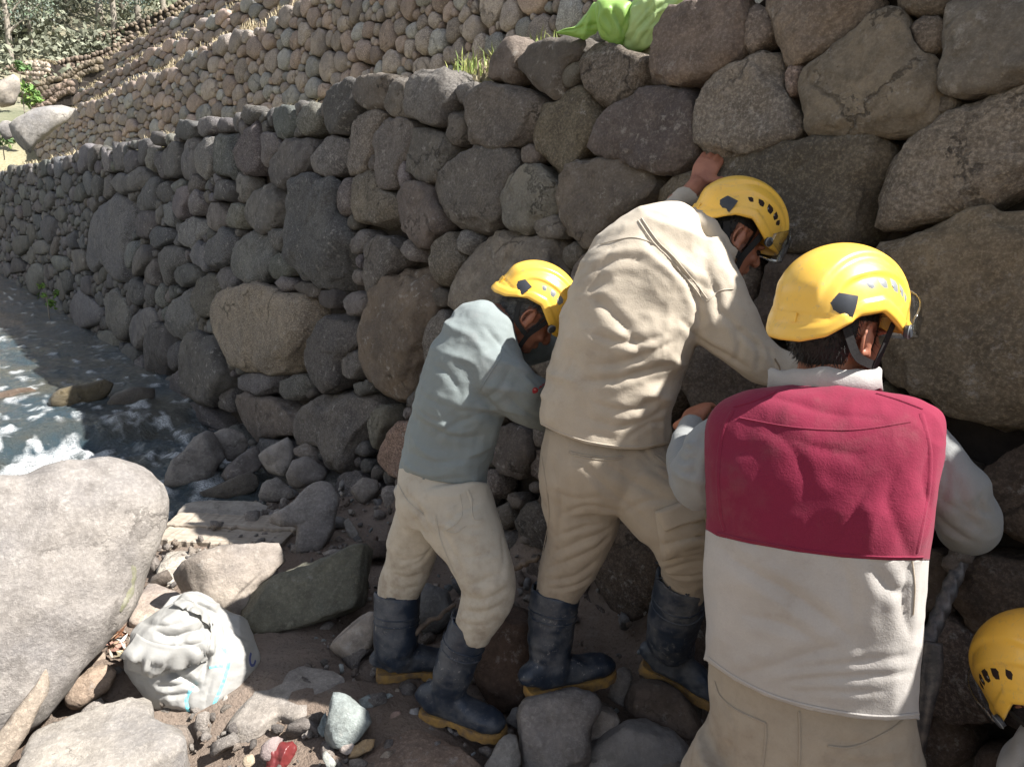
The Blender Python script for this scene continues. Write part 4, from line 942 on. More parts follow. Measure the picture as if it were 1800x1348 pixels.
def helmet(person, Hc, R3, vents='vent_grey', visor=True, visor_up=.014):
    W = lambda p: np.asarray(p)@R3.T+Hc
    na, ns = 150, 54; A = np.arange(na)*2*math.pi/na; s = np.linspace(.0, 1, ns)[1:]; aa, ss = np.meshgrid(A, s); pts, nn = shell_pt(aa, ss)
    v = np.vstack([pts.reshape(-1, 3), (pts[-1]-nn[-1]*.005), (shell_pt(A, np.full(na, .93), -.008, False)[0]), [[HS[0], 0, HS[2]+HC+.0065]]]); f = []; m = ns+1
    for i in range(m-1):
        for j in range(na): f.append([i*na+j, (i+1)*na+j, (i+1)*na+(j+1) % na, i*na+(j+1) % na])
    t = len(v)-1; f += [[t, j, (j+1) % na] for j in range(na)]
    # inner liner
    L, _ = shell_pt(aa[::3], ss[::3], -.009, False); b0 = len(v); v = np.vstack([v, L.reshape(-1, 3), [[HS[0], 0, HS[2]+HC-.009]]]); q = L.shape[0]
    for i in range(q-1):
        for j in range(na): f.append([b0+i*na+j, b0+i*na+(j+1) % na, b0+(i+1)*na+(j+1) % na, b0+(i+1)*na+j])
    f += [[len(v)-1, b0+(j+1) % na, b0+j] for j in range(na)]
    h = part('helmet', W(v), f, M['helmet'], person)
    def quadpatch(name, poly, sgn, off, mat, n=4):
        a, b, c, d = [np.array(p) for p in poly]; v = []; f = []
        for i in range(n):
            for j in range(n):
                s, t = i/(n-1), j/(n-1); q = (a*(1-s)+b*s)*(1-t)+(d*(1-s)+c*s)*t; ed = min(s, 1-s, t, 1-t) > 0
                v.append(side_pt(q[0], q[1], sgn, off if ed else off-.002))
        for i in range(n-1):
            for j in range(n-1): f.append([i*n+j, (i+1)*n+j, (i+1)*n+j+1, i*n+j+1][::int(sgn)])
        return part(name, W(v), f, mat, h)
    for sgn in (1, -1):
        for k, ang in enumerate((126, 99, 73, 49, 27)):
            t = math.radians(ang); c = np.array([.004+.082*math.cos(t), .030+.043*math.sin(t)]); rd = np.array([math.cos(t)*.8, math.sin(t)]); rd /= np.linalg.norm(rd); tg = np.array([rd[1], -rd[0]])
            w, l = (.0105, .0130, .0150, .0120, .0095)[k], (.0105, .0125, .0155, .0145, .012)[k]
            quadpatch('vent', [c-tg*w*.75-rd*l, c-tg*w*1.1+rd*l*.8, c+tg*w*1.1+rd*l*.8, c+tg*w*.75-rd*l], sgn, -.0048, M[vents])
        for k, ang in ((0, 79), (1, 55)):
            t = math.radians(ang); c = np.array([.004+.080*math.cos(t), .028+.040*math.sin(t)]); q = .0028
            quadpatch('rivet', [c+[-q, -q], c+[-q, q], c+[q, q], c+[q, -q]], sgn, -.0035, M['vent_grey'], 3)
        quadpatch('lamp_clip', [(-.124, .010), (-.106, .038), (-.076, .036), (-.084, -.014)], sgn, .0035, M['clip'], 5)
        quadpatch('lamp_clip', [(.086, -.020), (.118, .004), (.126, -.010), (.108, -.030)], sgn, .0045, M['clip'], 5)
        c0 = side_pt(.066, -.020, sgn, .006); u = np.array([0, sgn*1.0, 0])+np.array([.45, 0, 0]); u /= np.linalg.norm(u)
        pv = tube3(np.array([c0-u*.006, c0+u*.004, c0+u*.007, c0+u*.008]), np.array([.013, .013, .0115, .006]), np.array([.013, .013, .0115, .006]), view=(0, 0, 1), n=8, seg=18, ex=2)
        p = part('visor_pivot', W(pv[0]), pv[1], M['clip'], h)
        rr = tube3(np.array([c0+u*.0068, c0+u*.0085]), np.array([.0155, .0145]), np.array([.0155, .0145]), view=(0, 0, 1), n=3, seg=20, ex=2)
        part('pivot_ring', W(rr[0]-u*.0045), rr[1], M['vent_grey'], h)
    # rear tab
    bz = [(-.026, -.024), (-.026, -.006), (.026, -.006), (.026, -.024)]; v = []
    for yy, z in bz:
        for o in (0, .003):
            x = -HA*1.02*math.sqrt(1-(yy/HB)**2)-o-.002; v.append([x, yy, z-.004]+HS)
    part('rear_tab', W(v), [[1, 3, 5, 7], [0, 6, 4, 2], [0, 2, 3, 1], [2, 4, 5, 3], [4, 6, 7, 5], [6, 0, 1, 7]], M['helmet'], h, False)
    if visor:
        n1, n2 = 30, 10; v = []; f = []
        for i in range(n1):
            a = math.radians(-66+132*i/(n1-1))
            for j in range(n2):
                t = j/(n2-1); e = max(0, math.cos(a*1.34))**.7; z = -.026+visor_up+(t-.24)*(.100*max(.10, e)+.01)
                k = 1.055+.125*max(0, e)*(1-.30*t); zz = max(z, 0)/HC; r = math.sqrt(max(.3, 1-zz*zz*.8)); v.append(np.array([HA*k*r*math.cos(a), (HB+.006)*k*r*math.sin(a), z])+HS)
        for i in range(n1-1):
            for j in range(n2-1): f.append([i*n2+j, i*n2+j+1, (i+1)*n2+j+1, (i+1)*n2+j])
        part('visor', W(v), f, M['visor'], h, True, .0016)
        e0 = [v[i*n2+n2-1] for i in range(n1)]; e1 = tube3(np.array(e0), np.full(n1, .0016), np.full(n1, .0016), view=(0, 0, 1), n=n1, seg=6, ex=2); part('visor_edge', W(e1[0]), e1[1], M['visor'], h)
    return h
def strap(person, h, Hc, R3, lines, w=.008):
    for L in lines:
        C = crom(np.array(L, float), 16); T = np.gradient(C, axis=0); T /= np.linalg.norm(T, axis=1)[:, None]; o = C-np.array([.01, 0, 0])*0; o = o/np.array([1, 1, 1]); nn = o*np.array([.6, 1.4, .3]); nn /= np.linalg.norm(nn, axis=1)[:, None]
        S = np.cross(nn, T); S /= np.linalg.norm(S, axis=1)[:, None]; v = []; f = []
        for c, s_, q in zip(C, S, nn): v += [c-s_*w, c-s_*w+q*.0022, c+s_*w+q*.0022, c+s_*w]
        for i in range(len(C)-1):
            for k in range(4): f.append([i*4+k, i*4+(k+1) % 4, i*4+4+(k+1) % 4, i*4+4+k])
        part('chin_strap', np.array(v)@R3.T+Hc, f, M['dark_cap'], h, False)
STRAPS = [[(.040, s*.092, .035), (.032, s*.087, -.01), (.026, s*.080, -.055), (.040, s*.058, -.110), (.062, s*.012, -.137)] for s in (1, -1)]+[[(-.075, s*.078, .015), (-.045, s*.086, -.035), (-.005, s*.083, -.050), (.026, s*.078, -.054)] for s in (1, -1)]
def head_parts(Hc, R3, neck_to):
    W = lambda q: (np.asarray(q[0])@R3.T+Hc, q[1]); o = []
    for c, r in (((-.014, 0, .040), (.096, .076, .080)), ((.040, 0, -.030), (.052, .061, .078)), ((.045, 0, -.078), (.044, .050, .034)), ((.074, 0, -.098), (.020, .024, .017)),
                 ((.088, 0, .014), (.012, .050, .011)), ((.070, .034, -.030), (.022, .024, .020)), ((.070, -.034, -.030), (.022, .024, .020)), ((.090, 0, -.062), (.010, .023, .006)), ((.090, 0, -.073), (.010, .020, .007)),
                 ((.101, .011, -.038), (.009, .008, .008)), ((.101, -.011, -.038), (.009, .008, .008)), ((-.02, 0, -.03), (.062, .062, .06))): o.append(W(ell(c, r)))
    o.append(W(limb([(.090, 0, .012), (.100, 0, -.010), (.113, 0, -.032), (.103, 0, -.044)], [.008, .009, .012, .007])))
    for s in (1, -1):
        th = np.linspace(-2.3, 2.0, 14); o.append(W(limb([(-.014-.020*math.cos(t+.25)-.003, s*(.082+.010*max(0, math.cos(t))), -.004+.031*math.sin(t+.25)) for t in th], [.0055]*14, 30, 8)))
        o.append(W(ell((-.008, s*.079, -.006), (.016, .008, .026)))); o.append(W(ell((-.002, s*.081, -.033), (.008, .006, .010))))
    nk = np.array([-.028, 0, -.045])@R3.T+Hc; up = np.array([0, 0, .05])@R3.T
    o.append(limb([nk+up, nk, (nk+neck_to)/2, neck_to], [.048, .050, .053, .066], 12, 16)); return o
def hair(person, Hc, R3, mat, zlo=-.062, n=2600, seed=1, ln=.016):
    """cropped hair: a cap on the back and sides of the skull plus short strands"""
    rg = np.random.default_rng(seed); c0 = np.array([-.018, 0, .018]); rr = np.array([.100, .0795, .112]); v, f = ell((0, 0, 0), (1, 1, 1), None, 40); v2, f2 = stone_geo(np.ones(48), 1, 1, 1.0, 48, 28, 0, 0, 0, 0)
    q = v2[:, [2, 0, 1]]*rr+c0; keep = lambda p: (p[:, 2] > zlo+.6*np.maximum(0, p[:, 0]+.03)) & ((p[:, 0] < .030) | (p[:, 2] > .045)) & ~((np.abs(p[:, 0]+.010) < .026) & (p[:, 2] < .030) & (p[:, 0] > -.045))
    k = keep(q); F = [a for a in f2 if all(k[i] for i in a)]
    o = part('hair', q@R3.T+Hc, F, mat, person); d = rg.normal(size=(n*3, 3)); d /= np.linalg.norm(d, axis=1)[:, None]; r = d*rr*.995+c0; d = d[keep(r)][:n]; r = r[keep(r)][:n]
    dn = np.array([-.35, 0, -1.0]); t = dn-d*(d@dn)[:, None]; t /= np.linalg.norm(t, axis=1)[:, None]+1e-6; t = t+.55*rg.normal(size=t.shape); tip = r+(d*.5+t*.8)*ln*rg.uniform(.5, 1.2, (len(r), 1)); sd = np.cross(d, t); sd /= np.linalg.norm(sd, axis=1)[:, None]
    V = np.stack([r-sd*.0011, r+sd*.0011, tip], 1).reshape(-1, 3); Fs = np.arange(len(V)).reshape(-1, 3)
    s = part('strands', V@R3.T+Hc, Fs, mat, o, False); s['kind'] = 'stuff'; return o
def hand(wrist, fd, pn, side=1, curl=.5, spread=.12, size=1.0):
    """palm, four unequal bent fingers and a thumb; fd finger direction, pn palm normal (towards what it touches)"""
    fd = np.asarray(fd, float)/np.linalg.norm(fd); pn = np.asarray(pn, float); pn = pn-fd*(pn@fd); pn /= np.linalg.norm(pn); sd = np.cross(fd, pn)*side; S = size; o = []; w = np.asarray(wrist, float)
    o.append(tube3(np.array([w-fd*.02*S, w+fd*.015*S, w+fd*.055*S, w+fd*.092*S]), np.array([.026, .030, .041, .040])*S, np.array([.019, .017, .016, .012])*S, view=pn, n=10, seg=16, ex=2.4))
    for k, (off, L, r) in enumerate(((.031, .070, .0092), (.0105, .080, .0095), (-.0105, .074, .0090), (-.030, .057, .0080))):
        b = w+fd*(.082-.004*abs(k-1.2))*S+sd*off*S; p = [b-fd*.02*S, b]; dd = fd+sd*spread*(1.4-k)*.7; dd /= np.linalg.norm(dd); a = 0
        for q, (fr, c_) in enumerate(((.46, .55), (.30, 1.0), (.24, .8))):
            a += curl*c_; e = dd*math.cos(a)+pn*math.sin(a); p.append(p[-1]+e*L*fr*S)
        o.append(limb(p, np.array([r*1.15, r*1.1, r*1.0, r*.92, r*.72])*S, 14, 10))
    b = w+fd*.022*S+sd*.026*S; d1 = fd*.62+sd*.78+pn*.25; d1 /= np.linalg.norm(d1); d2 = fd*.9+sd*.35+pn*.35; d2 /= np.linalg.norm(d2)
    o.append(limb([b-d1*.01*S, b+d1*.022*S, b+d1*.045*S, b+d1*.045*S+d2*.030*S, b+d1*.045*S+d2*.048*S], np.array([.013, .0135, .0115, .0105, .0075])*S, 12, 10)); return o
def boot(person, rings, heel, toe, L=.285, mat=None, sole_h=.019):
    heel = np.asarray(heel, float); toe = np.asarray(toe, float); d = toe-heel; d /= np.linalg.norm(d); s = np.cross([0, 0, 1.0], d); s /= np.linalg.norm(s); n = np.cross(d, s); h0 = heel+n*sole_h
    C = []; A = []; B = []
    for t, w, hh in ((-.02, .024, .030), (.03, .037, .048), (.22, .038, .055), (.42, .040, .048), (.62, .046, .036), (.80, .048, .031), (.93, .040, .026), (1.0, .022, .016)):
        C.append(h0+d*L*t+n*hh*.98); A.append(w); B.append(hh)
    foot = tube3(np.array(C), np.array(A), np.array(B), n=26, seg=20, ex=2.6, lat=s, view=n)
    C3 = [P(r[0], r[1], r[2]) for r in rings]; W_ = [r[3]*r[2]/FPX for r in rings]; an = h0+d*.085+n*.07
    C3 += [an+n*.05, an, an-n*.045]; W_ += [.047, .046, .040]
    sh = tube3(np.array(C3), np.array(W_), np.array(W_)*1.08, n=30, seg=24, ex=2.0)
    v, f = fuse([foot, sh], .0065, 5); v = folds(v, f, [], int(abs(heel[0])*1000), .0022, 16, n, 1.6)
    # open the top
    ax = C3[0]-C3[2]; ax /= np.linalg.norm(ax); k = (v-C3[0])@ax
    near = np.linalg.norm(v-C3[0]-np.outer(k, ax), axis=1) < .12
    F = [q for q in f if not all((k[i] > 0 and near[i]) for i in q)]; sn = (k > 0) & near; v[sn] -= np.outer(k[sn], ax)
    o = part('boot', v, F, M['rubber'], person, True, .004)
    # bands of the shaft
    cc = crom(np.column_stack([C3[:-2], np.array(W_)[:-2]]), 40)
    for fr in (.02, .23, .26):
        i = int(fr*39); c = cc[i, :3]; t = cc[i+1, :3]-cc[max(0, i-1), :3]; t /= np.linalg.norm(t); x = np.cross(t, [.3, .9, .1]); x /= np.linalg.norm(x); y = np.cross(t, x); tr = bvh(v, F); pts = []
        for a in np.linspace(0, 2*math.pi, 33):
            dr = x*math.cos(a)+y*math.sin(a); hit = tr.ray_cast(Vector(c+dr*.15), Vector(-dr)); pts.append(np.array(hit[0]) if hit[0] is not None else c+dr*cc[i, 3])
        b = tube3(np.array(pts), np.full(33, .0028), np.full(33, .0028), n=64, seg=6, ex=2); part('boot_band', b[0], b[1], M['rubber'], o)
    # sole
    pr = [(-.045, .020), (-.02, .034), (.05, .041), (.2, .041), (.38, .036), (.5, .040), (.64, .050), (.8, .052), (.93, .044), (1.02, .024), (1.035, .008)]
    Q = crom(np.array([(t*L, w) for t, w in pr]), 40); Lf = [heel+d*q[0]+s*q[1] for q in Q]+[heel+d*q[0]-s*q[1] for q in Q[::-1]]; m = len(Lf); Lf = np.array(Lf); tt = np.append(Q[:, 0], Q[::-1, 0])/L
    lug = np.where((np.arange(m) // 2) % 2 == 0, .004, 0.0)+np.where((tt > .34) & (tt < .5), .010, 0)
    v = np.vstack([Lf+np.outer(lug, n), Lf+n*(sole_h*.6), Lf+n*(sole_h+.002), Lf*.97+.03*Lf.mean(0)+n*(sole_h+.012)]); f = [list(range(m))[::-1], list(range(3*m, 4*m))]
    for r in range(3):
        for j in range(m): f.append([r*m+j, r*m+(j+1) % m, (r+1)*m+(j+1) % m, (r+1)*m+j])
    part('sole', v, f, M['sole'], o, False); return o
def frame(fwd, up):
    x = np.asarray(fwd, float); x = x/np.linalg.norm(x); z = np.asarray(up, float); z = z-x*(x@z); z /= np.linalg.norm(z); return np.column_stack([x, np.cross(z, x), z])
def camv(r, u, t): return r*RT+u*UP-t*FW       # direction from picture right, up, towards the viewer
def seams(tree, lines, mat, parent, w=.0018, h=.0014):
    for L in lines: ribbon('seam', tree, L, w, mat, parent, h)
def ground_at(px, py, z): return onz(px, py, z)
PGRP = 'workers in yellow helmets repairing the wall'
def thin(rings, k=.70): return [(r[0], r[1], r[2], r[3]*k, r[4]*k) for r in rings]
def person(label, base): return thing('person', label, 'person', tuple(base), PGRP)

# ================================================================== first worker (blue grey sweater)
pA = person('worker in a blue grey sweater and sand trousers, head bowed low, leftmost of the workers', onz(760, 1235, 0))
T1 = [(776, 874, 2.33, 76, .125), (781, 830, 2.32, 78, .132), (797, 755, 2.30, 79, .14), (815, 690, 2.27, 82, .145), (834, 630, 2.24, 80, .14), (846, 585, 2.23, 66, .12), (850, 556, 2.24, 44, .09), (856, 538, 2.25, 20, .05)]
S1 = [(862, 640, 2.18, 54, .085), (885, 668, 2.17, 52, .072), (925, 700, 2.22, 47, .064), (975, 722, 2.34, 40, .055), (1030, 720, 2.47, 34, .045), (1065, 700, 2.58, 28, .038)]
S1b = [(850, 600, 2.34, 50, .08), (895, 610, 2.42, 40, .065), (940, 612, 2.48, 32, .055), (968, 600, 2.54, 26, .04)]
v, f = fuse([ptube(T1), ptube(S1), ptube(S1b), ell(P(868, 628, 2.2), (.085, .085, .085))], .0060, 6)
stk = [([(735, 690), (790, 715), (850, 725), (890, 745)], .006, .012), ([(728, 735), (790, 765), (850, 770)], .006, .011), ([(840, 690), (870, 715), (905, 735)], .010, .014),
       ([(900, 640), (880, 680), (850, 705)], .007, .012), ([(905, 650), (930, 665), (950, 690)], .006, .009), ([(700, 830), (760, 842), (840, 835)], .006, .010), ([(712, 790), (770, 812), (850, 800)], .006, .012),
       ([(760, 640), (790, 660), (815, 700)], .006, .013), ([(760, 770), (800, 745), (860, 720)], .006, .01), ([(735, 715), (760, 735), (790, 740)], .005, .008), ([(850, 570), (870, 595), (900, 620)], .005, .010), ([(890, 690), (915, 715), (950, 735)], .006, .01), ([(930, 660), (955, 690), (965, 720)], .005, .009)]
v, f = cutpx(*( folds(v, f, stk, 3, .0038, 11, P(800, 700, 2.2)-P(850, 560, 2.2), 1.9), f), lambda x: np.where(np.abs(x-775) < 130, 826+.30*np.clip(x-697, 0, 60)+.145*np.clip(x-757, 0, 200), 2000))
sw = part('sweater', v, f, M['sweater'], pA, True, .004); tr = bvh(v, f)
seams(tr, [[(706, 829), (740, 842), (775, 853), (810, 858), (846, 860)]], M['sweater'], sw, .004, .003)
# collar band of the sweater
ribbon('seam', tr, [(880, 628), (862, 655), (843, 685)], .0025, M['sweater'], sw, .002)
# red mark on the sleeve: a disc and a short line of script (illegible in the photo)
M['red_print'] = plain('red_print', (.42, .03, .04), .8, .4, 300); M['pink_print'] = plain('pale_red_print', (.55, .2, .17), .8, .2, 200)
ribbon('sleeve_emblem', tr, [(935.5, 687), (940.5, 686), (945.5, 685)], .0092, M['red_print'], sw, .0006, 18, taper=True)
ribbon('sleeve_emblem', tr, [(937.5, 684.5), (940, 685), (942, 685.5)], .003, M['pink_print'], sw, .0012, 8, taper=True)
for k in range(6):
    x = 946.5+2.3*k; y = 681.5-1.7*k
    ribbon('sleeve_lettering', tr, [(x, y+2.2), (x+.6, y-1.6), (x+1.3, y+1.0), (x+1.9, y-1.4)] if k % 2 else [(x, y+1.6), (x+.8, y+2.1), (x+1.7, y-.2), (x+.6, y-1.2)], .0011, M['red_print'], sw, .0007, 14)
L1a = [(752, 862, 2.36, 60, .10), (747, 900, 2.38, 50, .085), (728, 950, 2.43, 47, .075), (716, 995, 2.48, 42, .068), (702, 1035, 2.51, 38, .062), (699, 1072, 2.53, 33, .055)]
L1b = [(795, 862, 2.28, 66, .105), (803, 900, 2.26, 68, .10), (826, 945, 2.23, 61, .088), (849, 995, 2.21, 52, .078), (857, 1040, 2.21, 46, .068), (840, 1082, 2.23, 40, .062), (828, 1118, 2.25, 34, .055)]
PEL1 = [(781, 818, 2.32, 68, .115), (776, 850, 2.32, 77, .125), (776, 890, 2.32, 80, .125), (778, 915, 2.32, 70, .10)]
v, f = fuse([ptube(PEL1), ptube(L1a), ptube(L1b)], .0062, 6)
stk = [([(762, 905), (790, 960), (812, 1010), (822, 1045)], .006, .014), ([(820, 1050), (850, 1052), (895, 1030)], .010, .013), ([(812, 1072), (845, 1075), (885, 1060)], .009, .011), ([(820, 1028), (845, 1022), (880, 1005)], .008, .011),
       ([(690, 1010), (715, 1015), (745, 1005)], .009, .012), ([(682, 1032), (705, 1036), (738, 1028)], .008, .010), ([(700, 985), (725, 985), (755, 970)], .007, .012), ([(715, 890), (735, 920), (758, 940)], .007, .014), ([(708, 860), (730, 890), (755, 905)], .006, .012),
       ([(775, 900), (810, 925), (850, 930)], .006, .014), ([(795, 975), (830, 980), (870, 965)], .005, .012), ([(805, 1090), (830, 1098), (868, 1092)], .006, .009), ([(770, 940), (800, 905), (845, 885)], .007, .010), ([(760, 960), (742, 985), (705, 1000)], .007, .009), ([(880, 935), (885, 985), (872, 1030)], .005, .010), ([(720, 870), (745, 900), (775, 985)], .008, .010)]
v = folds(v, f, stk, 5, .0042, 10, (0, 0, 1), .8, crump=.0032, cf=9, ks=.65); o = part('trousers', v, f, M['sand_trs'], pA); tr = bvh(v, f)
seams(tr, [[(808, 868), (812, 905), (795, 925), (780, 932)], [(780, 931), (800, 936), (818, 924)], [(828, 872), (832, 910), (848, 912)], [(766, 905), (775, 950), (800, 1010)], [(700, 850), (716, 880), (745, 905)]], M['sand_trs'], o, .0022, .0022)
ribbon('belt_loop', tr, [(822, 862), (826, 872), (829, 882)], .006, M['sand_trs'], o, .004)
f1 = frame(camv(.72, -.64, -.26), camv(.64, .72, .16))*.88; H1 = P(932, 553, 2.27)
body = [ptube(thin(T1[:-1], .78)), ptube(thin(S1)), ptube(thin(S1b)), ptube(thin(L1a)), ptube(thin(L1b)), ptube(thin(PEL1))]+head_parts(H1, f1, P(862, 568, 2.26))
body += [limb([P(699, 1060, 2.53), P(695, 1140, 2.53)], [.045, .03]), limb([P(830, 1110, 2.25), P(800, 1170, 2.29)], [.045, .03])]
wr = P(1070, 698, 2.6); body += hand(wr, P(1095, 680, 2.68)-wr, AZ*-1, 1, .35); wl_ = P(968, 598, 2.55)
gl_hand = hand(wl_, P(985, 586, 2.60)-wl_, -AZ, -1, .55, .1, 1.12)
body += [limb([P(960, 604, 2.52), wl_], [.026, .024])]
v, f = fuse(body, .0046, 4); part('body', v, f, M['skin'], pA)
v, f = fuse(gl_hand+[limb([P(955, 606, 2.51), wl_+0], [.040, .036])], .005, 3); M['glove'] = cloth('blue_work_glove', (.035, .07, .095)); part('glove', v, f, M['glove'], pA)
hair(pA, H1, f1, M['hair_grey'], -.075, 3600, 4, .024)
h = helmet(pA, H1, f1, 'vent_grey', visor=False); strap(pA, h, H1, f1, STRAPS)
boot(pA, [(699, 1040, 2.53, 41), (697, 1105, 2.53, 40), (696, 1150, 2.53, 35)], onz(668, 1190, .0), onz(757, 1183, .0))
boot(pA, [(831, 1090, 2.25, 38), (806, 1155, 2.28, 37), (789, 1205, 2.32, 33)], onz(748, 1255, .0), onz(866, 1290, .0), .27)

# ================================================================== second worker (khaki)
pB = person('worker in khaki shirt and trousers leaning a raised bare hand on the wall', onz(1060, 1200, .05))
T2 = [(1060, 800, 2.10, 108, .135), (1062, 770, 2.09, 114, .14), (1066, 710, 2.07, 114, .145), (1085, 640, 2.04, 116, .15), (1112, 560, 2.01, 121, .15), (1146, 480, 2.0, 118, .145), (1172, 430, 2.0, 92, .125), (1195, 399, 2.01, 56, .09), (1213, 386, 2.02, 26, .05)]
S2 = [(1200, 480, 2.0, 92, .10), (1240, 525, 1.96, 74, .088), (1282, 578, 1.93, 56, .072), (1325, 625, 1.92, 42, .06), (1368, 648, 1.93, 34, .052), (1420, 650, 1.98, 30, .046), (1455, 640, 2.05, 26, .04)]
wh = P(1240, 306, 2.0); hw = whit(1240, 306); wpB = wpt(hw[0], hw[1]); dh = float((wpB-CAM)@FW)-.10
S2b = [(1128, 420, 2.10, 46, .08), (1145, 394, 2.16, 24, .065), (1170, 376, dh-.10, 20, .045), (1191, 360, dh-.05, 21, .040), (1207, 345, dh-.02, 21, .034)]
v, f = fuse([ptube(T2), ptube(S2), ptube(S2b), ell(P(1220, 500, 2.0), (.10, .095, .10))], .0060, 6)
stk = [([(1015, 500), (1050, 475), (1095, 455), (1130, 462)], .007, .013), ([(1035, 520), (1070, 545), (1110, 590), (1135, 640)], .008, .016), ([(1040, 585), (1085, 600), (1130, 600), (1165, 590)], .011, .014),
       ([(1030, 640), (1085, 640), (1140, 620), (1185, 600)], .009, .013), ([(1022, 670), (1080, 668), (1130, 655), (1185, 640)], .010, .012), ([(1035, 705), (1085, 720), (1130, 715), (1170, 690)], .008, .013), ([(1030, 735), (1090, 750), (1140, 735), (1175, 715)], .006, .011),
       ([(1128, 400), (1150, 440), (1185, 470), (1230, 500), (1262, 515)], .007, .012), ([(1150, 425), (1190, 470), (1225, 530), (1230, 590)], .009, .013), ([(1240, 470), (1260, 520), (1262, 575)], .007, .011), ([(1195, 560), (1235, 600), (1275, 625), (1320, 650)], .008, .011),
       ([(1260, 540), (1300, 580), (1345, 620)], .007, .011), ([(1290, 570), (1300, 610), (1290, 640)], .007, .010), ([(1325, 590), (1335, 625), (1330, 655)], .007, .009), ([(1350, 610), (1362, 640), (1360, 662)], .006, .008), ([(1010, 560), (1005, 620), (985, 690)], .006, .02), ([(1100, 770), (1140, 745), (1170, 740)], .007, .01), ([(1080, 430), (1060, 470), (1040, 520)], .005, .016)]
vv = folds(v, f, stk, 13, .0042, 10, P(1080, 650, 2)-P(1150, 480, 2), 1.8)
hem2 = lambda x: np.where(np.abs(x-1062) < 170, np.interp(x, [930, 948, 985, 1030, 1085, 1130, 1172, 1190], [735, 745, 764, 780, 789, 790, 781, 775]), 3000)
v, f = cutpx(vv, f, hem2); sh = part('shirt', v, f, M['khaki_shirt'], pB, True, .003); tr = bvh(v, f)
seams(tr, [[(952, 744), (985, 760), (1030, 775), (1085, 784), (1130, 785), (1170, 776)], [(1122, 388), (1150, 428), (1180, 458), (1215, 500), (1238, 530)], [(1128, 384), (1156, 424), (1186, 454), (1220, 495), (1243, 525)], [(1243, 530), (1265, 512), (1290, 508)], [(1055, 430), (1110, 418), (1150, 428)]], M['khaki_shirt'], sh, .0022, .0022)
seams(tr, [[(1362, 630), (1370, 645), (1372, 662)]], M['seam'], sh, .002, .002)
# collar of the shirt: stand and fold around the neck
def collar(person, Hc, R3, neck, rx, ry, h, mat, tilt, inner=None, name='collar', thick=.004, flare=.012, gap=25):
    v = []; f = []; n = 44
    for i in range(n):
        a = math.radians(gap+(360-2*gap)*i/(n-1)); c = np.array([math.cos(a), math.sin(a)])
        for r, z in ((0, 0), (.001, h*.55), (.003, h), (.009, h*1.02), (flare*.8+.006, h*.55), (flare+.008, h*.02-.006)):
            wv = .0025*math.sin(a*5)+.002*math.sin(a*11+1); v.append([c[0]*(rx+r+wv*.5), c[1]*(ry+r), z+wv])
    k = 6
    for i in range(n-1):
        for j in range(k-1): f.append([i*k+j, i*k+j+1, (i+1)*k+j+1, (i+1)*k+j])
    return part(name, np.array(v)@np.asarray(tilt).T+neck, f, mat, person, True, thick)
L2a = [(1015, 838, 2.13, 72, .11), (1022, 890, 2.15, 69, .10), (1018, 945, 2.18, 60, .085), (1000, 995, 2.22, 50, .075), (984, 1038, 2.25, 42, .065), (978, 1075, 2.27, 35, .055)]
L2b = [(1115, 830, 2.08, 76, .11), (1150, 872, 2.04, 70, .10), (1192, 922, 2.01, 60, .085), (1208, 962, 2.03, 54, .078), (1204, 1000, 2.09, 46, .066), (1198, 1040, 2.14, 38, .056)]
PEL2 = [(1062, 745, 2.09, 106, .12), (1063, 790, 2.10, 116, .138), (1066, 840, 2.11, 120, .14), (1070, 885, 2.12, 98, .11)]
v, f = fuse([ptube(PEL2), ptube(L2a), ptube(L2b)], .0062, 6)
stk = [([(965, 860), (1010, 880), (1060, 870)], .006, .014), ([(1090, 905), (1060, 935), (1010, 955), (965, 975)], .009, .013), ([(1080, 930), (1045, 965), (1000, 985), (955, 1000)], .009, .012), ([(1055, 985), (1010, 1012), (960, 1020)], .008, .011), ([(1040, 1015), (1005, 1030), (960, 1035)], .007, .009),
       ([(1010, 800), (1060, 850), (1110, 890), (1150, 930)], .007, .014), ([(1060, 810), (1120, 850), (1180, 880)], .007, .013), ([(1165, 985), (1205, 965), (1250, 960)], .009, .011), ([(1165, 1000), (1210, 990), (1250, 985)], .008, .009), ([(1160, 955), (1200, 945), (1245, 940)], .007, .012), ([(1120, 800), (1165, 840), (1200, 850)], .008, .012), ([(1125, 780), (1150, 815), (1185, 825)], .007, .010), ([(1090, 900), (1040, 890), (985, 905)], .008, .010), ([(1085, 915), (1030, 925), (970, 945)], .007, .009), ([(1095, 900), (1140, 880), (1200, 880)], .007, .010), ([(965, 800), (985, 880), (980, 960)], .006, .012), ([(1150, 1000), (1200, 1012), (1245, 1005)], .008, .008)]
v = folds(v, f, stk, 15, .0045, 9, (0, 0, 1), .8, crump=.0032, cf=9, ks=.65); o = part('trousers', v, f, M['khaki_trs'], pB); tr = bvh(v, f)
seams(tr, [[(1000, 794), (1030, 800), (1060, 804), (1095, 803)], [(1000, 797), (1030, 804), (1062, 808), (1092, 806)], [(1150, 800), (1168, 815), (1178, 830)], [(1155, 798), (1174, 812), (1182, 822)], [(952, 800), (965, 900), (955, 970), (940, 1030)]], M['khaki_trs'], o, .0024, .0024)
bt = part('button', *ell(P(1041, 805, 1.965), (.006, .004, .006), None, 10), M['seam'], o)
pk = patch('cargo_pocket', tr, [(1152, 905), (1254, 868), (1262, 965), (1165, 985)], M['khaki_trs'], o, .014)
pk2 = patch('pocket_flap', tr, [(1150, 898), (1256, 862), (1258, 905), (1166, 934)], M['khaki_trs'], o, .024)
f2 = frame(camv(.87, -.46, -.20), camv(.46, .87, .12))*.88; H2 = P(1289, 418, 2.06)
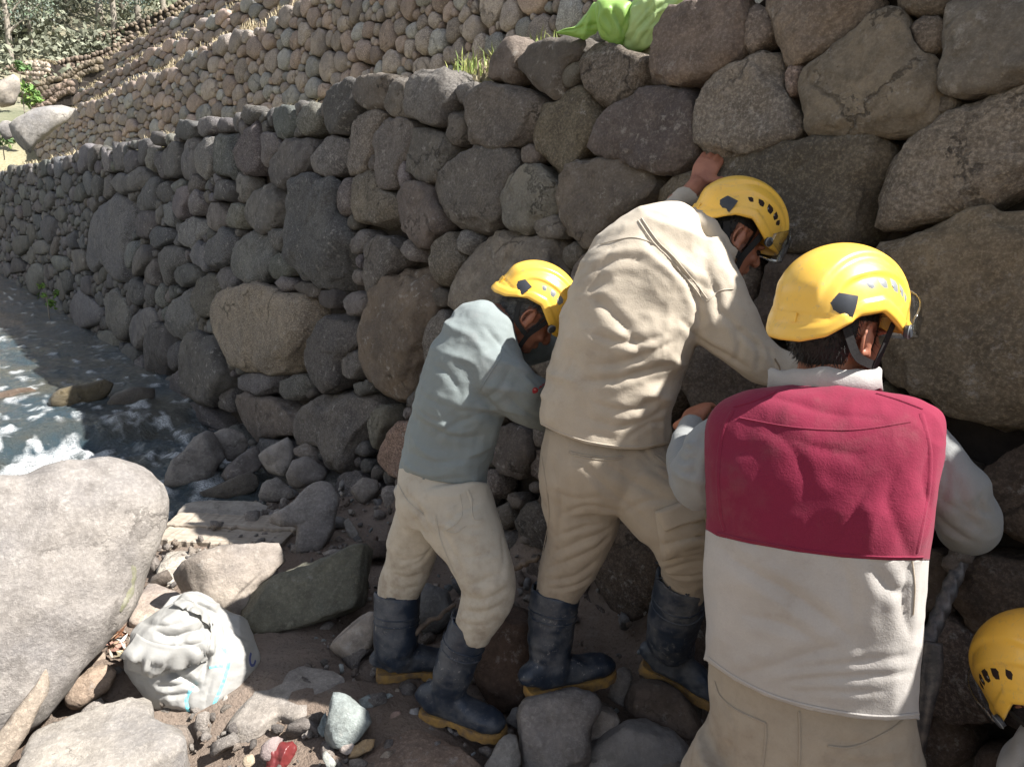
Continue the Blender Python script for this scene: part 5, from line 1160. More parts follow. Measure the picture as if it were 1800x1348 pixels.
body = [ptube(thin(T2[:-1], .78)), ptube(thin(S2)), ptube(thin(S2b, .8)), ptube(thin(L2a)), ptube(thin(L2b)), ptube(thin(PEL2))]+head_parts(H2, f2, P(1225, 425, 2.05))
body += [limb([P(978, 1060, 2.27), P(966, 1140, 2.28)], [.045, .03]), limb([P(1200, 1020, 2.12), P(1185, 1110, 2.26)], [.045, .03])]
W0 = P(1207, 344, dh-.02); W1 = P(1226, 322, dh+.015)
body += [limb([P(1185, 360, dh-.06), W0, W1], [.032, .029, .027])]+hand(W1, P(1248, 284, dh+.04)-W1, FW*.9+RT*.25-UP*.1, -1, .24, .05, 1.0)
W0 = P(1450, 642, 2.05); body += hand(W0, P(1500, 625, 2.12)-W0, -AZ, 1, .5)
v, f = fuse(body, .0044, 3); part('body', v, f, M['skin'], pB)
for s in (1, -1): part('eye', *(lambda e: (e[0]@f2.T+H2, e[1]))(ell((.082, s*.032, -.008), (.011, .012, .010), None, 12)), M['vent_dark'], pB)
hair(pB, H2, f2, M['hair'], -.07, 2200, 6, .014)
h = helmet(pB, H2, f2, 'vent_dark'); strap(pB, h, H2, f2, STRAPS, .010)
nt2 = frame(camv(.80, .05, -.6), camv(.55, .72, -.05))
collar(pB, H2, f2, P(1238, 428, 2.05), .083, .080, .040, M['khaki_shirt'], frame(camv(.62, -.68, -.35), camv(.66, .70, .15)))
boot(pB, [(977, 1034, 2.26, 43), (970, 1095, 2.27, 41), (965, 1150, 2.29, 36)], onz(931, 1224, .12), onz(1052, 1192, .12))
boot(pB, [(1201, 1008, 2.12, 47), (1188, 1075, 2.2, 46), (1178, 1130, 2.3, 41)], onz(1130, 1184, .09)+[0, 0, .02], onz(1246, 1232, .05))

# ================================================================== third worker (maroon vest)
pC = person('worker in a maroon and off-white vest over grey sleeves, back turned, nearest to the camera', (0.62, 1.38, -.12))
T3 = [(1418, 1310, 1.57, 173, .145), (1418, 1240, 1.54, 175, .15), (1420, 1150, 1.51, 174, .15), (1424, 1050, 1.47, 174, .15), (1430, 960, 1.44, 177, .15), (1437, 860, 1.42, 188, .145), (1440, 790, 1.415, 191, .132), (1441, 745, 1.415, 190, .115), (1441, 720, 1.416, 180, .098), (1441, 702, 1.417, 152, .08), (1441, 690, 1.418, 108, .062), (1441, 683, 1.419, 66, .045)]
v, f = fuse([ptube(T3, 44, 34, 2.8)], .006, 5)
stk = [([(1330, 690), (1400, 712), (1470, 728), (1560, 735)], .004, .014), ([(1340, 740), (1400, 800), (1420, 880)], .004, .020), ([(1575, 820), (1560, 880), (1585, 950), (1605, 985)], .006, .020), ([(1540, 830), (1500, 900), (1480, 960)], .005, .018), ([(1380, 770), (1450, 790), (1520, 800)], .004, .016),
       ([(1260, 960), (1330, 1010), (1400, 1050), (1470, 1100), (1505, 1128)], .007, .018), ([(1505, 1125), (1440, 1145), (1370, 1168), (1290, 1190)], .007, .016), ([(1480, 985), (1495, 1040), (1505, 1120)], .006, .018), ([(1530, 990), (1560, 1030), (1590, 1045)], .008, .014), ([(1600, 990), (1590, 1060), (1600, 1120)], .007, .014),
       ([(1360, 1180), (1440, 1170), (1530, 1160), (1600, 1150)], .004, .009), ([(1370, 1200), (1450, 1190), (1540, 1185), (1610, 1180)], .004, .008), ([(1390, 1220), (1470, 1213), (1560, 1212)], .004, .008), ([(1300, 1080), (1380, 1100), (1440, 1130)], .005, .016), ([(1270, 800), (1290, 870), (1280, 930)], .004, .018), ([(1640, 760), (1625, 840), (1640, 900)], .005, .014)]
v = folds(v, f, stk, 23, .0040, 8, (0, 0, 1), .7)
hem3 = lambda x: np.interp(x, [1200, 1240, 1290, 1350, 1420, 1500, 1560, 1620, 1660], [1130, 1160, 1195, 1225, 1247, 1262, 1266, 1262, 1255])
line3 = lambda x: np.interp(x, [1230, 1262, 1320, 1400, 1480, 1560, 1640], [925, 942, 955, 969, 979, 984, 984])
va, fa = cutpx(v, f, hem3); vb, fb = cutpx(va, fa, line3); vc_, fc = cutpx(va, fa, lambda x: line3(x)+0, 'below')
sk = part('vest_lower_back', vc_, fc, M['offwhite'], pC, True, .003); yk = part('vest_yoke', vb+np.array([0, -.0012, 0]), fb, M['maroon'], pC, True, .003)
tr = bvh(va, fa)
seams(tr, [[(1262, 936), (1320, 949), (1400, 963), (1480, 973), (1560, 978), (1622, 978)]], M['maroon'], yk, .0016, .0028)
seams(tr, [[(1246, 1156), (1292, 1189), (1352, 1219), (1422, 1240), (1502, 1254), (1560, 1258), (1614, 1254)]], M['offwhite'], sk, .0030, .0022)
seams(tr, [[(1603, 985), (1608, 1030), (1605, 1080)]], M['seam_light'], sk, .0016, .0012)
seams(tr, [[(1362, 690), (1330, 704), (1290, 716)], [(1540, 692), (1580, 704), (1622, 720)], [(1300, 735), (1400, 752), (1500, 756), (1600, 742)]], M['maroon'], yk, .0018, .0022)
for L in ([(1288, 722), (1270, 760), (1262, 830), (1266, 900), (1274, 932)], [(1620, 728), (1634, 790), (1632, 860), (1620, 930), (1612, 970)]): ribbon('armhole_binding', tr, L, .005, M['maroon'], yk, .0022, 40)
S3a = [(1320, 760, 1.49, 28, .05), (1282, 758, 1.49, 36, .052), (1250, 790, 1.49, 46, .052), (1232, 835, 1.51, 52, .056), (1220, 852, 1.58, 42, .056), (1209, 810, 1.66, 33, .05), (1212, 768, 1.75, 26, .04), (1216, 748, 1.80, 22, .036)]
S3b = [(1585, 760, 1.49, 30, .05), (1625, 772, 1.49, 40, .055), (1662, 835, 1.49, 52, .062), (1694, 900, 1.54, 54, .066), (1702, 925, 1.62, 49, .062), (1690, 915, 1.74, 38, .055), (1670, 890, 1.88, 30, .045)]
v, f = fuse([ptube(S3a), ptube(S3b), ptube(thin(T3[2:-1], .90))], .0060, 5)
stk = [([(1235, 760), (1222, 810), (1215, 850)], .006, .012), ([(1250, 800), (1240, 850), (1246, 885)], .007, .010), ([(1190, 800), (1205, 810), (1222, 800)], .006, .008), ([(1192, 820), (1208, 830), (1225, 826)], .005, .008), ([(1205, 770), (1212, 776), (1222, 770)], .005, .006), ([(1205, 785), (1214, 790), (1224, 784)], .005, .006), ([(1660, 800), (1665, 850), (1655, 880)], .006, .010), ([(1680, 830), (1690, 880), (1720, 900)], .007, .012), ([(1715, 870), (1725, 895), (1745, 905)], .006, .008), ([(1650, 870), (1690, 900), (1740, 945)], .006, .012), ([(1640, 900), (1670, 930), (1720, 955)], .006, .012)]
v = folds(v, f, stk, 27, .0035, 11, (0, 0, 1), 1.3); part('sweater', v, f, M['grey_knit'], pC)
hipL = P(1345, 1330, 1.57); hipR = P(1520, 1330, 1.57); ftL = np.array([.34, 1.42, -.10]); ftR = np.array([.86, 1.40, -.10])
def legpts(h, ft): k = (h+ft)/2+np.array([0, .05, 0]); return [h, h*.6+k*.4, k, k*.45+ft*.55, ft+[0, 0, .28]]
PEL3 = [(1418, 1140, 1.53, 160, .132), (1419, 1200, 1.54, 168, .138), (1422, 1260, 1.55, 174, .145), (1426, 1330, 1.57, 180, .15), (1432, 1400, 1.6, 168, .12)]
def tl(h, ft, r): p = np.array(legpts(h, ft)); return tube3(p, np.array(r), np.array(r)*1.05, n=22, seg=22)
v, f = fuse([ptube(PEL3), tl(hipL+[-.03, 0, 0], ftL, [.115, .105, .085, .075, .065]), tl(hipR+[.01, 0, 0], ftR, [.115, .105, .085, .075, .065])], .0075, 6)
stk = [([(1260, 1220), (1290, 1270), (1280, 1330)], .006, .014), ([(1440, 1290), (1520, 1310), (1600, 1290)], .005, .014), ([(1240, 1260), (1230, 1300), (1220, 1348)], .006, .012), ([(1450, 1325), (1530, 1345), (1600, 1330)], .005, .012)]
v = folds(v, f, stk, 29, .0040, 9, (0, 0, 1), .8, crump=.0032, cf=9, ks=.65); o = part('trousers', v, f, M['khaki_trs'], pC); tr = bvh(v, f)
seams(tr, [[(1256, 1196), (1268, 1225), (1300, 1250), (1346, 1270)], [(1346, 1270), (1346, 1300), (1340, 1346)], [(1405, 1250), (1406, 1300), (1405, 1346)], [(1455, 1310), (1500, 1312), (1560, 1285), (1590, 1262)]], M['khaki_trs'], o, .0024, .0026)
f3 = frame((math.sin(math.radians(65))*.97, math.cos(math.radians(65))*.97, -.15), (-.06, .02, 1.0))*.91; H3 = P(1475, 586, 1.43)
body = [ptube(thin(T3[:-2], .72)), ptube(thin(S3a, .75)), ptube(thin(S3b, .75)), tl(hipL, ftL, [.09, .08, .065, .055, .04]), tl(hipR, ftR, [.09, .08, .065, .055, .04]), ptube(thin(PEL3, .75))]+head_parts(H3, f3, P(1452, 672, 1.44))
for ft in (ftL, ftR): body.append(limb([ft+[0, 0, .3], ft+[0, .03, .06]], [.04, .03]))
w0 = P(1217, 742, 1.81); body += [limb([P(1214, 760, 1.77), w0], [.026, .027])]+hand(w0, P(1225, 722, 1.87)-w0, (.6, .6, -.5), 1, .45, .1, .95)
w0 = P(1668, 888, 1.90); body += hand(w0, P(1655, 860, 2.0)-w0, -AZ, 1, .4)
v, f = fuse(body, .0046, 4); part('body', v, f, M['skin'], pC)
hair(pC, H3, f3, M['hair'], -.085, 3800, 8, .014)
h = helmet(pC, H3, f3, 'vent_grey'); strap(pC, h, H3, f3, STRAPS, .009)
collar(pC, H3, f3, P(1448, 681, 1.455), .080, .096, .034, M['collar'], frame((.1, .96, -.25), (0, .2, 1.0)), flare=.003)
for ft in (ftL, ftR): boot(pC, [tuple(topx(ft+[0, 0, .36]))+(36*1.6,), tuple(topx(ft+[0, 0, .26]))+(36*1.6,), tuple(topx(ft+[0, .0, .18]))+(34*1.5,)], ft+[0, -.07, 0], ft+[.03, .2, 0])

# ================================================================== fourth worker (only the helmet shows)
pD = person('worker cut off at the lower right corner, only yellow helmet and white shoulder showing', (1.35, 1.05, -.15))
f4 = frame(camv(-.04, -.45, -.89), camv(-.486, .80, -.258))*.9; H4 = P(1870, 1228, 1.36)
tt = [P(1990, 1480, 1.50), P(1950, 1400, 1.45), P(1900, 1345, 1.42), P(1870, 1300, 1.41)]
v, f = fuse([tube3(np.array(tt), np.array([.17, .19, .16, .08]), np.array([.13, .14, .12, .07])), limb([P(1865, 1370, 1.36), P(1840, 1480, 1.35), P(1790, 1560, 1.45)], [.075, .06, .045])], .008, 5)
v = folds(v, f, [], 33, .004, 9); part('shirt', v, f, M['white_shirt'], pD)
lg = [np.array([1.30, 1.0, .62]), np.array([1.32, 1.05, .3]), np.array([1.35, 1.05, -.12])]
v, f = fuse([tube3(np.array([tt[0]]+lg), np.array([.15, .16, .13, .09]), np.array([.12, .13, .11, .09]))], .01, 4); part('trousers', v, f, M['khaki_trs'], pD)
v, f = fuse(head_parts(H4, f4, P(1880, 1310, 1.41))+[tube3(np.array(tt), np.array([.13, .14, .12, .06]), np.array([.1, .1, .09, .05]))]+hand(P(1790, 1560, 1.45), (-.3, .8, -.2), (0, 0, -1), 1)+[limb([P(1840, 1480, 1.35), P(1790, 1560, 1.45)], [.04, .025])], .005, 3); part('body', v, f, M['skin'], pD)
hair(pD, H4, f4, M['hair'], -.06, 1200, 9)
h = helmet(pD, H4, f4, 'vent_dark'); strap(pD, h, H4, f4, STRAPS, .009)
# ================================================================== sacks and litter
def woven(name, col, rough=.55, trans=.25):
    m, nt, b, out = newmat(name); v, _ = objvec(nt, False); n1 = noise(nt, v, 12, 5); w = N(nt, 'ShaderNodeTexVoronoi', Scale=420.0); nt.links.new(v, w.inputs['Vector'])
    c = mixc(nt, ramp(nt, n1, .35, .7), col, tuple(x*.82 for x in col)); nt.links.new(c, b.inputs['Base Color']); b.inputs['Roughness'].default_value = rough
    n2 = noise(nt, v, 150, 4); bump(nt, b, n2, .35, .002); tl_ = N(nt, 'ShaderNodeBsdfTranslucent'); nt.links.new(c, tl_.inputs[0]); mx = N(nt, 'ShaderNodeMixShader'); mx.inputs[0].default_value = trans
    nt.links.new(b.outputs[0], mx.inputs[1]); nt.links.new(tl_.outputs[0], mx.inputs[2]); nt.links.new(mx.outputs[0], out.inputs[0]); return m
M['sack_white'] = woven('white_woven_sack', (.46, .458, .44), .5, .35); M['sack_green'] = woven('green_plastic_sack', (.34, .55, .15), .38, .28); M['sack_pale'] = woven('pale_green_net_sack', (.44, .60, .27), .5, .25)
M['stripe'] = plain('blue_sack_stripe', (.10, .52, .62), .6, .3, 90, col2=(.28, .62, .68)); M['ink'] = plain('navy_sack_print', (.09, .11, .27), .7, .3, 120)
def lump(poly, d, th, seg=90, rings=56, seed=0, e=.75, fac=0):
    poly = np.array(poly, float); c = pcent(poly); T = radial(poly, c, 72)*d/FPX*(1.07 if fac else 1.0); T = np.roll(T[::-1], 1)
    v, f = stone_geo(T, th*(1.12 if fac else 1), th*.8, e, seg, rings, fac, .02 if fac else 0, .008 if fac else 0, seed+70, frontal=1.0)
    r = ray(*c); r = r/np.linalg.norm(r); bz = -r; bx0 = np.cross([0, 0, 1.0], bz); bx0 /= np.linalg.norm(bx0); by = np.cross(bz, bx0)
    return v@np.column_stack([bx0, by, bz]).T+P(c[0], c[1], d), f
sk_ = thing('sack', 'crumpled white woven sack with turquoise stripes lying on the rocks at lower left', 'sack', tuple(onz(340, 1240, 0)))
d0 = float((onz(345, 1255, 0)-CAM)@FW)
A_ = [(320,1044),(328,1034),(345,1040),(362,1048),(372,1062),(384,1064),(386,1082),(405,1095),(428,1112),(446,1134),(451,1160),(448,1180),(432,1200),(410,1218),(392,1238),(372,1256),(350,1262),(330,1250),(318,1240),(290,1238),(270,1222),(262,1200),(252,1180),(236,1152),(224,1148),(232,1118),(244,1098),(268,1080),(300,1066)]
B_ = [(232,1112),(250,1088),(280,1074),(316,1062),(350,1072),(368,1100),(372,1140),(362,1165),(330,1162),(300,1172),(272,1178),(245,1160),(225,1150)]
v, f = fuse([lump(A_, d0+.13, .085, seed=1, fac=18), lump(B_, d0+.06, .075, seed=2, fac=14), lump([(312,1048),(328,1034),(350,1042),(372,1062),(386,1066),(384,1090),(350,1092),(322,1080)], d0+.16, .05, seed=3)], .0040, 2)
stk = [([(272, 1108), (300, 1118), (340, 1108), (372, 1100)], 0.0225, 0.0160), ([(248, 1092), (290, 1100), (330, 1092)], 0.0075, 0.0120), ([(320, 1130), (350, 1140), (362, 1160), (345, 1190)], 0.0135, 0.0120), ([(285, 1170), (310, 1185), (340, 1202), (352, 1212)], 0.0165, 0.0130), ([(365, 1070), (372, 1110), (365, 1160), (356, 1210)], 0.0090, 0.0080), ([(345, 1060), (365, 1070), (382, 1078)], 0.0105, 0.0090),
       ([(270, 1205), (300, 1206), (330, 1200)], 0.0090, 0.0100), ([(272, 1222), (305, 1222), (340, 1216)], 0.0075, 0.0090), ([(385, 1090), (392, 1120), (388, 1150)], 0.0053, 0.0070), ([(400, 1100), (425, 1120), (446, 1128)], 0.0053, 0.0080), ([(355, 1095), (362, 1130), (370, 1150)], 0.0060, 0.0070), ([(300, 1062), (330, 1070), (360, 1060)], 0.0075, 0.0100), ([(330, 1212), (330, 1235), (334, 1250)], 0.0060, 0.0100), ([(258, 1130), (290, 1140), (315, 1130)], 0.0060, 0.0120), ([(375, 1185), (365, 1215), (360, 1245)], 0.0045, 0.0100), ([(250, 1160), (275, 1166), (300, 1160)], 0.0075, 0.0080)]
v = folds(v, f, stk, 41, .002, 7, (.5, .3, .6), .45, .0004, .003, 8); v = folds(v, f, [], 43, .0, 7, (.5, .3, .6), .45, .0, .0018, 22); so_ = part('woven_cloth', v, f, M['sack_white'], sk_); tr = bvh(v, f)
def sheet(name, tree, inner, outer, mat, parent, o0=.002, o1=.020, n=34, m=9):
    """thin loose flap: inner edge on the sack, outer edge standing off it"""
    I = crom(np.array(inner, float), n); O = crom(np.array(outer, float), n); v = []; f = []; rg = np.random.default_rng(3); ph = rg.uniform(0, 6, 3)
    for i in range(n):
        for j in range(m):
            t = j/(m-1); q = I[i]*(1-t)+O[i]*t; p, nn = cast(tree, q[0], q[1])
            if p is None: p = v[-1]; nn = np.array([0, -1, .3])
            v.append(p+nn*(o0+(o1-o0)*t**1.5*(1+.5*math.sin(i*.5+ph[0])+.3*math.sin(i*1.1+ph[1]))))
    for i in range(n-1):
        for j in range(m-1): f.append([i*m+j, i*m+j+1, (i+1)*m+j+1, (i+1)*m+j])
    return part(name, np.array(v), f, mat, parent, True, .0012)
sheet('mouth_flap', tr, [(240, 1112), (262, 1126), (300, 1134), (340, 1132), (366, 1122)], [(228, 1150), (246, 1163), (272, 1178), (318, 1170), (360, 1160)], M['sack_white'], so_)
sheet('mouth_flap', tr, [(318, 1050), (340, 1058), (362, 1070), (378, 1088)], [(312, 1064), (334, 1078), (356, 1094), (370, 1112)], M['sack_white'], so_, .002, .014)
ribbon('printed_stripe', tr, [(391, 1137), (400, 1150), (402, 1165), (397, 1185), (390, 1205), (383, 1222), (375, 1240)], .0055, M['stripe'], so_, .0006)
ribbon('printed_stripe', tr, [(340, 1204), (333, 1216), (328, 1228), (329, 1240), (331, 1250)], .0055, M['stripe'], so_, .0006)
ribbon('printed_stripe', tr, [(368, 1173), (378, 1171), (392, 1170)], .004, M['stripe'], so_, .0006)
ribbon('printed_letter', tr, [(441, 1147), (439, 1158), (441, 1168), (446, 1168), (449, 1160)], .0045, M['ink'], so_, .0006)

gb = thing('green_bag', 'bright green plastic bag draped on the wall top above the stones', 'bag', tuple(wpt(-1.95, 2.3)))
dg = float((wpt(*whit(1090, 60))-CAM)@FW)+.05
G1 = [(1045,2),(1073,3),(1108,8),(1112,30),(1105,60),(1095,78),(1082,83),(1060,68),(1048,40)]
G2 = [(962,60),(982,45),(1007,46),(1027,22),(1045,2),(1054,40),(1052,62),(1030,72),(1015,67),(985,62)]
G3 = [(1105,10),(1125,-10),(1190,-20),(1240,-10),(1200,10),(1178,17),(1162,33),(1148,67),(1140,83),(1123,90),(1104,88),(1098,70),(1103,40)]
v, f = fuse([lump(G1, dg, .05, seed=5), lump(G2, dg+.05, .035, seed=6)], .006, 2)
stk = [([(1048, 5), (1052, 40), (1066, 66)], .014, .010), ([(1075, 8), (1088, 40), (1098, 60)], .014, .012), ([(1110, 12), (1098, 40), (1090, 72)], .010, .010), ([(985, 52), (1015, 50), (1050, 44)], .010, .009), ([(1010, 60), (1030, 55), (1050, 60)], .008, .007), ([(1028, 25), (1025, 45), (1010, 60)], .008, .008), ([(1060, 20), (1075, 45), (1085, 75)], .008, .010)]
v = folds(v, f, stk, 45, .003, 10, (.3, .2, .9), .6, .0, .014, 8); part('plastic_sheet', v, f, M['sack_green'], gb)
v, f = fuse([lump(G3, dg-.03, .07, seed=7)], .006, 2)
stk = [([(1105, 75), (1120, 50), (1150, 20), (1180, -5)], .016, .012), ([(1120, 85), (1135, 60), (1160, 25)], .010, .010), ([(1110, 55), (1125, 30), (1150, 0)], .010, .008)]
v = folds(v, f, stk, 46, .003, 13, (.6, .2, .6), .6, .001, .016, 11); part('net_sack', v, f, M['sack_pale'], gb)

rp = thing('plastic_scrap', 'crumpled shiny red plastic scrap on the soil at the bottom edge', 'litter', tuple(onz(492, 1332, 0)))
m, nt, b, out = newmat('red_plastic'); b.inputs['Base Color'].default_value = (.13, .022, .022, 1); b.inputs['Roughness'].default_value = .38; M['redp'] = m
v, f = fuse([lump([(462,1338),(468,1322),(482,1313),(505,1310),(520,1320),(523,1332),(512,1343),(490,1350),(472,1350)], 2.18, .016, 40, 24, 9)], .003, 1)
v = folds(v, f, [], 51, .006, 26, (.3, .4, .8), .5, .004); part('film', v, f, M['redp'], rp)
lt = [((201, 1128), (.30, .20, .13)), ((212, 1112), (.22, .10, .05)), ((206, 1140), (.40, .36, .30)), ((218, 1125), (.55, .54, .5)), ((222, 1140), (.16, .09, .06)), ((196, 1138), (.33, .18, .14)), ((213, 1150), (.35, .30, .2))]
rg = np.random.default_rng(5); vv = []; ff = []; cc = []; n = 0
for (x, y), cl in lt:
    for k in range(5):
        c = onz(x+rg.normal(0, 6), y+rg.normal(0, 5), .02+rg.uniform(0, .05)); a = rg.normal(size=3); a /= np.linalg.norm(a); b_ = np.cross(a, rg.normal(size=3)); b_ /= np.linalg.norm(b_); L, w = rg.uniform(.012, .035), rg.uniform(.006, .014)
        nn = np.cross(a, b_); q = np.array([c-a*L, c+b_*w-nn*.003, c+a*L, c-b_*w-nn*.003, c+nn*.004]); vv.append(q); ff += [[n, n+1, n+4], [n+1, n+2, n+4], [n+2, n+3, n+4], [n+3, n, n+4]]; n += 5; cc.append(np.tile(np.append(np.array(cl)*rg.uniform(.7, 1.2), 1), (5, 1)))
me = mesh('dry_leaves', np.vstack(vv), ff, False); ca = me.color_attributes.new('tint', 'FLOAT_COLOR', 'POINT'); ca.data.foreach_set('color', np.vstack(cc).ravel().astype(np.float32))
m, nt, b, out = newmat('dead_leaf'); at = N(nt, 'ShaderNodeVertexColor', layer_name='tint'); nt.links.new(at.outputs[0], b.inputs['Base Color']); b.inputs['Roughness'].default_value = .8
M['leafattr'] = m; o = link('dry_leaves', me, m); o['kind'] = 'stuff'; o['label'] = 'dry leaves and scraps in the gap beside the huge boulder'

# iron bar and steel cable hanging beside the third worker
cb = thing('drill_bar', 'twisted steel bar leaning in the dark hollow beside the maroon vest', 'tool', tuple(P(1640, 1200, 1.72)))
m, nt, b, out = newmat('dusty_steel'); v_, _ = objvec(nt, False); n1 = noise(nt, v_, 30, 6, .7); nt.links.new(mixc(nt, ramp(nt, n1, .4, .65), (.075, .07, .068), (.20, .17, .15)), b.inputs['Base Color']); b.inputs['Metallic'].default_value = .4; b.inputs['Roughness'].default_value = .5; M['steel'] = m
p0, p1_ = P(1690, 985, 1.86), P(1622, 1150, 1.78); d = p1_-p0; L = np.linalg.norm(d); d /= L; x = np.cross(d, [0, .3, 1.0]); x /= np.linalg.norm(x); y = np.cross(d, x); v = []; f = []; n = 90; k = 20
for i in range(n+1):
    t = i/n
    for j in range(k):
        a = 2*math.pi*j/k; r = .017*(1+.16*max(-.3, math.sin(3*(a+t*L*46)))); v.append(p0+d*L*t+r*(math.cos(a)*x+math.sin(a)*y))
for i in range(n):
    for j in range(k): f.append([i*k+j, i*k+(j+1) % k, (i+1)*k+(j+1) % k, (i+1)*k+j])
f += [list(range(k))[::-1], list(range(n*k, n*k+k))]
part('twisted_shaft', np.array(v), f, M['steel'], cb)
v, f = tube3(np.array([P(1640, 1128, 1.74), P(1637, 1180, 1.73), P(1628, 1240, 1.72), P(1612, 1330, 1.72)]), np.array([.020, .024, .017, .014]), np.array([.014, .016, .013, .012]), n=22, seg=14); part('handle', v, f, M['steel'], cb)
v, f = fuse([ell(P(1690, 978, 1.86), (.032, .028, .026)), ell(P(1676, 992, 1.86), (.028, .024, .024))], .005, 2); v = folds(v, f, [], 61, .007, 20); part('mud_lump', v, f, M['rock'], cb, color=(.12, .10, .085))

# ================================================================== grass and plants
def blades(name, pts, h, mat, seed, label, w=.004, lean=.5, per=8, things=None):
    rg = np.random.default_rng(seed); v = []; f = []; c = []; n = 0
    for p in pts:
        for k in range(per):
            b = np.asarray(p)+[rg.normal(0, .025), rg.normal(0, .025), 0]; hh = h*rg.uniform(.5, 1.3); a = rg.uniform(0, 6.28); d = np.array([math.cos(a), math.sin(a), 0])*lean*rg.uniform(.2, 1.2); s = np.array([-math.sin(a), math.cos(a), 0])*w
            m1 = b+(np.array([0, 0, 1])+d*.35)*hh*.55; t = b+(np.array([0, 0, .85])+d)*hh
            v += [b-s, b+s, m1-s*.7, m1+s*.7, t]; f += [[n, n+1, n+3, n+2], [n+2, n+3, n+4]]; n += 5
            q = rg.random(); cl = np.array([.50, .42, .29])*(1-q)+np.array([.36, .31, .19])*q
            if mat == 'green': cl = np.array([.16, .24, .05])*(1-q)+np.array([.36, .36, .12])*q
            c.append(np.tile(np.append(cl*rg.uniform(.7, 1.2), 1), (5, 1)))
    me = mesh(name, np.array(v), f, False); ca = me.color_attributes.new('tint', 'FLOAT_COLOR', 'POINT'); ca.data.foreach_set('color', np.vstack(c).ravel().astype(np.float32))
    o = link(name, me, M['leafattr']); o['kind'] = 'stuff'; o['label'] = label; return o
rg = np.random.default_rng(77)
def strip(off, h, x0, x1, n, d0=-.05, d1=.35, bias=1.4):
    o = []
    for _ in range(n):
        X = x1-(x1-x0)*rg.random()**bias; q = wpt(X, h, off+rg.uniform(d0, d1)); o.append([q[0], q[1], h+.02*rg.normal()])
    return o
M['leafattr'].node_tree.nodes
blades('dry_grass', strip(0, 2.17, -24, -2.6, 380, .06, .5), .06, 'dry', 1, 'dry straw grass growing along the top of the lower wall', .003, 1.1, 9)
blades('green_grass', [wpt(X, 2.2, .12+rg.uniform(-.05, .15))+[0, 0, -.02] for X in rg.uniform(-3.25, -2.45, 40)], .11, 'green', 2, 'green grass tuft on the wall top left of the green bag', .003, .5, 9)
blades('dry_grass', strip(2.0, 3.98, -32, -5, 520, .0, .3), .085, 'dry', 3, 'straw coloured grass along the top of the second terrace wall', .006, .7, 6)
blades('dry_grass', strip(3.6, 5.5, -33, -8, 420, .0, .3), .085, 'dry', 4, 'pale grass along the top of the third terrace wall', .007, .7, 5)
blades('dry_grass', strip(5.2, 7.28, -35, -10, 380, .0, .3), .085, 'dry', 5, 'pale grass along the top of the topmost straight terrace wall', .008, .7, 5)
blades('dry_grass', [[p[0], p[1], 2.22] for p in (wpt(X, 2.2, o_) for X, o_ in zip(rg.uniform(-30, -13, 500), rg.uniform(.1, 1.7, 500)))], .12, 'dry', 6, 'yellow grass on the flat terrace behind the lower wall', .008, .8, 5)

def leafy(name, label, cat, base, n, size, spread, ht, col, seed, group=None, trunk=True, shape=1.0, leafn='foliage'):
    """plant or tree: tapered trunk with limbs and a crown of many leaf clumps with gaps"""
    rg = np.random.default_rng(seed); t = thing(name, label, cat, tuple(base), group); base = np.asarray(base, float); v = []; f = []; c = []; k = 0; cl = []
    ncl = max(5, n//45)
    for i in range(ncl):
        z = rg.uniform(.28, 1.0)*ht; w = spread*(math.sin(min(1, (z/ht))*math.pi*.86+.25)**shape+.12); a = rg.uniform(0, 6.28); r = w*rg.random()**.6; cl.append((np.array([math.cos(a)*r, math.sin(a)*r, z]), spread*rg.uniform(.18, .42)))
    for i in range(n):
        p, s = cl[rg.integers(ncl)]; q = p+rg.normal(size=3)*s*np.array([.5, .5, .42]); a = rg.normal(size=3); a /= np.linalg.norm(a); b_ = np.cross(a, rg.normal(size=3)); b_ /= np.linalg.norm(b_); L = size*rg.uniform(.6, 1.4); w = L*.42
        v += [base+q-a*L, base+q+b_*w, base+q+a*L, base+q-b_*w]; f.append([k, k+1, k+2, k+3]); k += 4; cc = np.array(col)*rg.uniform(.6, 1.5)*np.array([1+rg.normal(0, .1), 1, 1+rg.normal(0, .12)]); c.append(np.tile(np.append(cc, 1), (4, 1)))
    me = mesh(leafn, np.array(v)-base, f, False); ca = me.color_attributes.new('tint', 'FLOAT_COLOR', 'POINT'); ca.data.foreach_set('color', np.clip(np.vstack(c), 0, 1).ravel().astype(np.float32)); link(leafn, me, M['leafattr'], t)
    if trunk:
        ps = [tube3(np.array([base-[0, 0, .3], base+[.02*ht, 0, ht*.35], base+[0, .02*ht, ht*.8]]), np.array([.03, .022, .008])*ht*.8, np.array([.03, .022, .008])*ht*.8, view=(.2, .9, .1), n=10, seg=8)]
        for p, s in cl[:10]: ps.append(tube3(np.array([base+[0, 0, p[2]*.55], base+p*np.array([.5, .5, .85]), base+p]), np.array([.010, .007, .003])*ht*.8, np.array([.010, .007, .003])*ht*.8, view=(.2, .9, .3), n=5, seg=5))
        link('trunk', mesh('trunk', merge(ps)[0]-base, merge(ps)[1]), M['bark'], t)
    return t
M['bark'] = plain('pale_bark', (.36, .32, .27), .9, .5, 12, .01)
def hill_pt(px, r):
    """ground point under a picture column at distance r"""
    q = ray(px, 120); q = q[:2]/np.hypot(*q[:2])*r; return np.array([q[0], q[1], float(gz(q[0], q[1]))])
